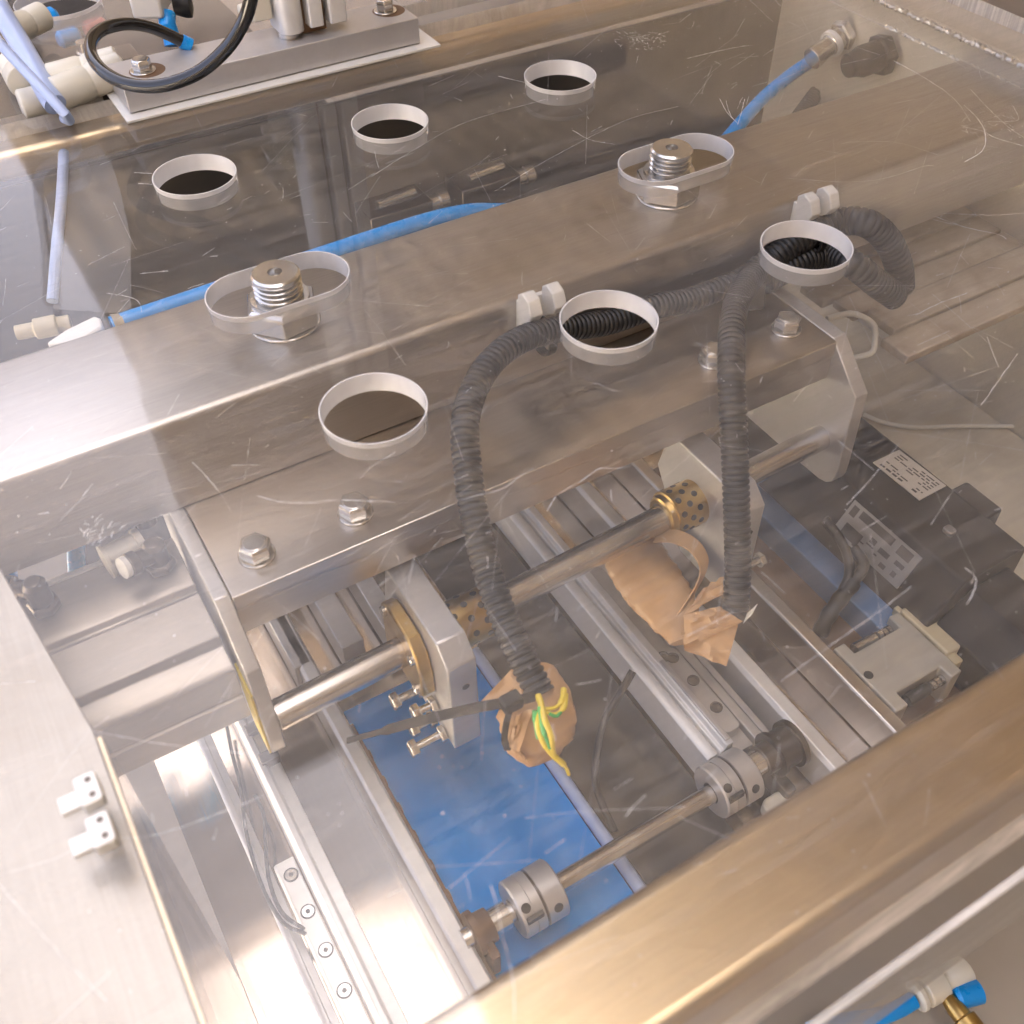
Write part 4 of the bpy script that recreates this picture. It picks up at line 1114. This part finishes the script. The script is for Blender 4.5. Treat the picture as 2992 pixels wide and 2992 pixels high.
d_ = (ft - Vector((434.5, fp.y, fp.z))).normalized()
b = MB(); b.hexhead((434.5, fp.y, fp.z), d_, 17, 6, .15); b.lathe(Vector((434.5, fp.y, fp.z)) + d_ * 6, d_, [(0, 7), (8, 7), (8.5, 6.2), (14, 6.2), (20, 7.0), (24, 7.0)], 24); obj('body', b, M['bolt'], t, bevel=.3)
b = MB(); b.lathe(ft - d_ * 4, d_, [(0, 7), (.5, 8.6), (3.5, 8.6), (4, 5)], 24); obj('ring', b, M['nylon'], t)
t = thing('cable_gland', 'black cable gland in the right wall below the blue hose fitting', 'gland', (434.0, -11.3, -35.8))
g0 = Vector((434.0, -13.2, -35.1))
b = MB(); b.hexhead(g0, (-1, .1, -.1), 22, 8, .15); b.lathe(g0 - Vector((8, 0, 0)), (-1, .1, -.1), [(0, 9.5), (12, 9.5), (16, 8), (22, 7)], 24); obj('body', b, M['rubber'], t, bevel=.5)
pts, rad = corrugated([g0 - Vector((20, -1, 3)), (449.8, 22.9, -62.0), (444.2, 32.8, -72.0), (436.1, 39.2, -82.0), (330, -20, -95)], 5.5)
b = MB(); b.tube(pts, rad, 16); obj('conduit', b, M['conduit'], t, smooth=50)

# a small clamp block in the rear pan, seen through the lid
for k, (c, lab) in enumerate((((130.1, 72.9, -90.0), 'dark box behind the beam near the middle of the hose'), ((192.2, 72.6, -90.0), 'dark box behind the beam where the hose dips away'))):
    tt = thing('valve_block', lab, 'valve', (c[0], c[1], -100), 'dark valve blocks behind the beam')
    b = MB(); b.box(c[0] - 22, c[0] + 20, c[1] - 12, c[1] + 14, -110, -88); obj('body', b, M['dark_steel'], tt, bevel=.8)
    b = MB(); b.lathe((c[0] - 14, c[1] - 6, -84), (1, .1, 0), [(0, 2.6), (26, 2.6)], 14); obj('pin', b, M['bolt'], tt)
    b = MB(); b.lathe((c[0] + 22, c[1] - 2, -96), (1, 0, 0), [(0, 5), (6, 5), (6.2, 6.2), (12, 6.2), (12.2, 4)], 18); obj('port', b, M['bolt'], tt)

# ================================================================== guided cylinder on its base block, on the lid's rear edge
bk = thing('base_block', 'grey aluminium base block on a pale pad at the rear of the lid', 'block', (72, 86, 0))
b = MB(); b.box(-12, 163, 64.5, 104, 0.2, 1.6); obj('pad', b, M['nylon'], bk, bevel=.3)
b = MB(); b.box(-8.5, 153.5, 70.6, 101, 2.2, 15.6); obj('body', b, M['alu'], bk, bevel=.5)
for x, y in ((5.5, 83), (142, 88)):
    b = MB(); b.lathe((x, y, 15.6), (0, 0, 1), [(0, 6.4), (1, 6.4)], 24); b.hexhead((x, y, 16.6), (0, 0, 1), 8.5, 5.5, .2, rot=.3); obj('bolt', b, M['bolt'], bk, bevel=.25, smooth=30)
    b = MB(); b.lathe((x + 2, y, 15.62), (0, 0, 1), [(0, 9), (.05, 8.6)], 24); obj('rust_ring', b, M['rust_and_reflection'], bk)
gc = thing('guided_cylinder', 'upright silver guided air cylinder with two grooved columns on the base block', 'cylinder', (96, 88, 16))
b = MB(); b.prism(rrect(78.5, 91.5, 76, 99, 5.5, 8), 'z', 19, 230); obj('column', b, M['lit_alu'], gc, bevel=.5)
b = MB(); b.prism(rrect(93.6, 101.4, 75.5, 99, 1.2), 'z', 20.5, 230); obj('column', b, M['lit_alu'], gc, bevel=.5)
b = MB(); b.prism(rrect(104.6, 114.5, 75, 99, 1.2), 'z', 20.5, 230); obj('column', b, M['lit_alu'], gc, bevel=.5)
b = MB(); b.box(91, 105, 83, 98, 16, 230); obj('core', b, M['rust_and_reflection'], gc)
b = MB(); b.lathe((84.5, 85, 15.7), (0, 0, 1), [(0, 5.5), (3.2, 5.5)], 24); obj('rod_end', b, M['bolt'], gc)
b = MB(); b.prism(rrect(-40, 165, 66, 180, 6), 'z', 230, 620); obj('head', b, M['dark_steel'], gc, bevel=2)
b = MB(); b.prism(rrect(66, 77.6, 84, 92, 2), 'z', 26, 40); b.lathe((66, 88, 32), (-1, 0, 0), [(0, 3), (5, 3), (5, 2)], 16); obj('port_fitting', b, M['cream'], gc, bevel=.8)
t = thing('white_fitting', 'cream plastic hose nipple left of the upright cylinder', 'fitting', (70, 92, 45))
b = MB(); b.lathe((77.5, 93, 44), (-1, 0, .35), [(0, 5), (8, 5), (8.5, 6), (16, 6)], 18); obj('body', b, M['cream'], t, bevel=.4)

# black hose loop above the block
P_ = [(42.5, -8.4, 81.4), (39.1, -7.1, 71.2), (35.6, -4.7, 63.2), (27.7, -0.2, 52.2), (16.5, 6.2, 42.4), (5.5, 13.9, 36.5), (-4.7, 22.7, 33.3), (-13.6, 33.9, 32.8), (-18.8, 48.6, 34.0), (-19.3, 64.5, 35.7), (-14.5, 79.8, 36.7), (-5.3, 93.0, 35.3), (7.2, 99.4, 32.8), (18.1, 101.0, 28.3), (25.9, 100.5, 23.3), (31.4, 99.1, 19.3)]
t = thing('hose_loop', 'glossy black hose looping in front of the upright cylinder', 'hose', P_[6])
b = MB(); q = spline(P_, 3); b.tube(q, [3.0] * len(q), 18); obj('hose', b, M['hose_black'], t)
e = Vector(P_[-1]); b = MB(); b.lathe(e, Vector(P_[-1]) - Vector(P_[-2]), [(0, 3.6), (5, 3.6), (5.2, 2.8)], 18); obj('blue_collar', b, M['hose_blue'], t)

# ================================================================== second clear lid and air fittings behind
l2 = thing('rear_guard', 'second clear lid with one round hole at the upper left behind the seam', 'guard', (-120, 250, 0))
p_ = MB()
o2 = [(-420, 104), (-14, 104), (-14, 128), (330, 128), (330, 520), (-420, 520)]
hl = [circle(-2, 245, 25)]
pane_face(0.0, 0, p_.bm, [o2] + hl)
pane_face(-8.0, 1, p_.bm, [o2] + hl)
p_.mi = 2
for (ax, ay), (bx, by) in zip(o2, o2[1:] + o2[:1]):
    p_.face([p_.bm.verts.new(v) for v in ((ax, ay, 0), (bx, by, 0), (bx, by, -8), (ax, ay, -8))])
obj('pane', p_, [M['acrylic_top'], M['acrylic_bottom'], M['acrylic_edge']], l2, smooth=0)
h_ = MB()
def r2(z, rr):
    return [h_.bm.verts.new((x, y, z)) for x, y in circle(-2, 245, rr)]
wall_of(h_, [r2(-2.2, 25.3), r2(.03, 25.45), r2(.03, 24.98), r2(-8, 24.98)])
obj('hole_rim', h_, M['rim'], l2, smooth=40)
b = MB(); b.box(-900, 150, 124, 1300, -92, -90)
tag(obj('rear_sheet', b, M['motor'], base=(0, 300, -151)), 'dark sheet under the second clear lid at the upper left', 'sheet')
b = MB(); b.box(170, 700, 140, 600, -330, -320)
tag(obj('work_bench', b, M['plank'], base=(400, 350, -325)), 'tan wooden bench top seen beyond the base block', 'bench')

# pale hose with cream couplings standing at the seam
H = thing('pale_hose', 'thick pale blue hose with cream couplings at the upper left', 'hose', (-44, 112, 6))
pa, pb_ = (-41.6, 183.0, 30.0), (-41.9, 164.1, 26.0)
path = [pa, pb_, (-40.2, 147.5, 18.0), (-39.6, 123.1, 12.0), (-39.7, 97.0, 8.0), (-38.9, 90.4, 6.0)]
b = MB(); b.tube(spline(path, 4), 5.6, 18); obj('hose', b, M['hose_pale'], H)
def ring_on(p, q, r, l, part, mat):
    p, q = Vector(p), Vector(q)
    d = (q - p).normalized()
    b = MB(); b.lathe(p, d, [(0, r * .8), (1, r), (l * .45, r), (l * .5, r * .9), (l * .55, r), (l - 1, r), (l, r * .8)], 24); return obj(part, b, M[mat], H, bevel=.3)
ring_on((-39.6, 173.9, 14.0), (-23.6, 183.8, 14.0), 7.5, 24, 'coupling', 'cream')
ring_on((-46.1, 145.0, 8.0), (-46.8, 111.2, 8.0), 8.5, 26, 'coupling', 'cream')
ring_on((-34.9, 117.2, 8.0), (-16.1, 114.0, 10.0), 7.5, 36, 'coupling', 'cream')
ring_on((-36.7, 102.0, 6.0), (-15.3, 105.2, 8.0), 8.5, 38, 'coupling', 'cream')
ring_on((-53.5, 109.4, 2.0), (-40.0, 109.3, 2.0), 7.5, 26, 'coupling', 'cream')
# upright pale blue hose whose mirror image falls on the lid
b = MB(); b.tube(spline([(-37.5, 85.5, 1.0), (-38.6, 72.5, 10.0), (-56, 118, 40), (-66, 116, 80), (-76, 113, 112)], 6), 2.6, 14)
tag(obj('air_hose', b, M['hose_pale'], base=(-37.5, 85.5, 1.0)), 'thin pale blue hose rising from the seam at the upper left', 'hose')
c = Vector((28.5, 132.6, 24.0))
t = thing('white_connector', 'white push connector with lettering above a bright blue hose', 'connector', tuple(c))
d_ = (Vector((39.9, 156.0, 24.0)) - Vector((23.7, 125.8, 24.0))).normalized()
s_ = Vector((-d_.y, d_.x, 0))
p0 = Vector((25.0, 133.4, 20.0))
b = MB()
vv = [b.bm.verts.new(p0 + d_ * a + s_ * w + Vector((0, 0, h))) for a, w, h in ((0, -8, 0), (60, -8, 0), (60, 8, 0), (0, 8, 0), (0, -8, 12), (60, -8, 12), (60, 8, 12), (0, 8, 12))]
for f in ((0, 3, 2, 1), (4, 5, 6, 7), (0, 1, 5, 4), (1, 2, 6, 5), (2, 3, 7, 6), (3, 0, 4, 7)):
    b.face([vv[i] for i in f])
obj('body', b, M['nylon'], t, bevel=1.5)
fc = bpy.data.curves.new('lettering', 'FONT'); fc.body = 'YC'; fc.size = 0.009; fc.extrude = 0.0001
ft_ = bpy.data.objects.new('lettering_curve', fc); COL.objects.link(ft_)
me_ = bpy.data.meshes.new_from_object(ft_.evaluated_get(bpy.context.evaluated_depsgraph_get()))
bpy.data.objects.remove(ft_)
me_.materials.clear(); me_.materials.append(M['print'])
fo = bpy.data.objects.new('lettering', me_); COL.objects.link(fo); fo.parent = t
fo.location = (Vector(p0) + d_ * 40 + s_ * 4 + Vector((0, 0, 12.4)) - c) * MM
fo.rotation_euler = (0, 0, math.atan2(-s_.y, -s_.x))
b = MB(); b.tube(spline([(35.8, 136.5, 20.0), (33.7, 132.3, 16.0), (34.4, 132.2, 12.0), (33.3, 129.3, 6.0)], 3), 4.5, 14)
tag(obj('blue_hose', b, M['hose_blue'], base=(33.7, 132.3, 16.0)), 'short bright blue hose below the white connector', 'hose')
b = MB(); q0 = Vector((44.0, 151.9, 18.0)); b.lathe(q0, (1, -.4, 0), [(0, 5), (6, 7), (9, 7), (10, 4)], 18); 
tag(obj('black_plug', b, M['rubber'], base=tuple(q0)), 'small black plug right of the white connector', 'plug')
for a, mt, lab in (((33.1, 356.9, -60.0), 'red', 'faded red plug seen through the rear lid'), ((-13.6, 236.7, -6.0), 'hose_blue', 'small blue collar below the ring of the rear lid'), ((12.1, 349.4, -60.0), 'hose_blue', 'small blue plug under the rear lid')):
    b = MB(); b.lathe(a, (1, .2, 0), [(-8, 4), (-6, 6), (6, 6), (8, 4)], 16)
    tag(obj('hose_plug', b, M[mt], base=a), lab, 'plug', 'coloured plugs under the rear lid')
# machinery glimpsed in the rear hole
t = thing('rear_valve', 'dark valve parts seen inside the hole of the rear lid', 'valve', (-4, 240, -30))
b = MB(); b.box(-30, 34, 226, 250, -60, -34); obj('body', b, M['dark_steel'], t, bevel=1)
b = MB(); b.lathe((4, 236, -34), (0, 0, 1), [(0, 6), (6, 6), (6.5, 4.5), (12, 4.5)], 18); obj('stem', b, M['bolt'], t)

# ================================================================== air fitting and hose under the front guard
ZF = -400
t = thing('front_fitting', 'blurred brass and white air fitting at the lower right corner', 'fitting', (224.8, -408.4, -400.0))
fb = Vector((225.2, -401.4, -400.0)); fe = Vector((224.2, -419.2, -400.0))
b = MB(); d_ = (fe - fb).normalized(); b.lathe(fb, d_, [(0, 4), (8, 5.6), (14, 5.6), (14.5, 7.4), (30, 7.4), (30.5, 5.6), (44, 5.6)], 24); obj('body', b, M['bronze'], t, bevel=.4)
wb = Vector((208.5, -393.1, -400.0)); we = Vector((228.6, -395.3, -400.0)); d_ = (we - wb).normalized()
b = MB(); b.lathe(wb, d_, [(0, 6), (1, 9), (4, 9), (4.5, 6), (7, 9), (20, 9), (21, 6.4), (24, 8.4), (38, 8.4), (39, 5)], 24); obj('arm', b, M['cream'], t, bevel=.4)
b = MB(); b.lathe(fe + Vector((4, 14, 0)), (1, -.3, 0), [(0, 5), (2, 7), (16, 7), (17, 5)], 18); obj('blue_sleeve', b, M['hose_blue'], t)
b = MB(); b.tube(spline([(206.9, -393.7, -400.0), (194.2, -392.5, -400.0), (180.1, -388.8, -400.0), (159.5, -380.0, -400.0), (143.0, -375.3, -400.0)], 3), 5.0, 14)
tag(obj('air_hose', b, M['hose_blue'], base=(180.1, -388.8, -400.0)), 'blurred blue hose at the lower right corner', 'hose')
b = MB(); b.box(-220, 700, -800, -200, -436, -430)
tag(obj('front_shelf', b, M['concrete'], base=(150, -500, -433)), 'dusty shelf sheet below the front guard at the lower right', 'shelf')
# added sheet painting a fan-shaped reflection, and pale hose under the lid
m, nt, bb = new_mat('reflection_fan')
trn = nt.nodes.new('ShaderNodeBsdfTransparent'); mxs = nt.nodes.new('ShaderNodeMixShader'); mxs.inputs[0].default_value = 0.07
bb.inputs['Base Color'].default_value = (0.8, 0.82, 0.84, 1); bb.inputs['Roughness'].default_value = 0.35
nt.links.new(trn.outputs[0], mxs.inputs[1]); nt.links.new(bb.outputs[0], mxs.inputs[2]); nt.links.new(mxs.outputs[0], nt.nodes['Material Output'].inputs['Surface'])
M['glare'] = m
fp_ = [(-32.6, 114.1, -14.0), (-26.6, 114.5, -14.0), (-24.8, 65.6, -17.0), (-29.4, 34.3, -19.0), (-35.4, 2.2, -22.0), (-51.6, -46.4, -30.0), (-80.0, -24.6, -30.0), (-52.3, 65.7, -22.0)]
b = MB(); A = [b.bm.verts.new(p) for p in fp_]; B = [b.bm.verts.new((p[0], p[1], p[2] - .4)) for p in fp_]
b.face(A); b.face(list(reversed(B)))
for i in range(len(A)):
    b.face([A[i], A[(i + 1) % len(A)], B[(i + 1) % len(A)], B[i]])
tag(obj('reflection_fan', b, M['glare'], smooth=0, base=fp_[0]), 'added cloudy wedge painting a reflection in the lid at the upper left', 'glare')
b = MB(); b.tube(spline([(-34.2, 116.7, -14.0), (-42.0, 90.5, -16.0), (-55.0, 47.2, -19.0), (-67.0, 16.6, -26.0), (-78.4, -5.9, -38.0)], 4), 2.6, 14)
tag(obj('air_hose', b, M['hose_pale'], base=(-42.0, 90.5, -16.0)), 'pale blue hose under the lid beside the painted reflection', 'hose')
t = thing('hose_fitting', 'tan hose fitting at the lower end of the pale blue hose', 'fitting', (-90.3, -9.6, -46.0))
b = MB(); b.lathe((-98.2, -9.5, -46.0), Vector((-83.0, -12.5, -46.0)) - Vector((-98.2, -9.5, -46.0)), [(0, 3.4), (8, 3.4), (8.4, 4.8), (18, 4.8), (18.5, 3.6), (24, 3.6)], 20); obj('body', b, M['beige'], t, bevel=.3)
for o in bpy.data.objects:
    if '_base' in o:
        del o['_base']
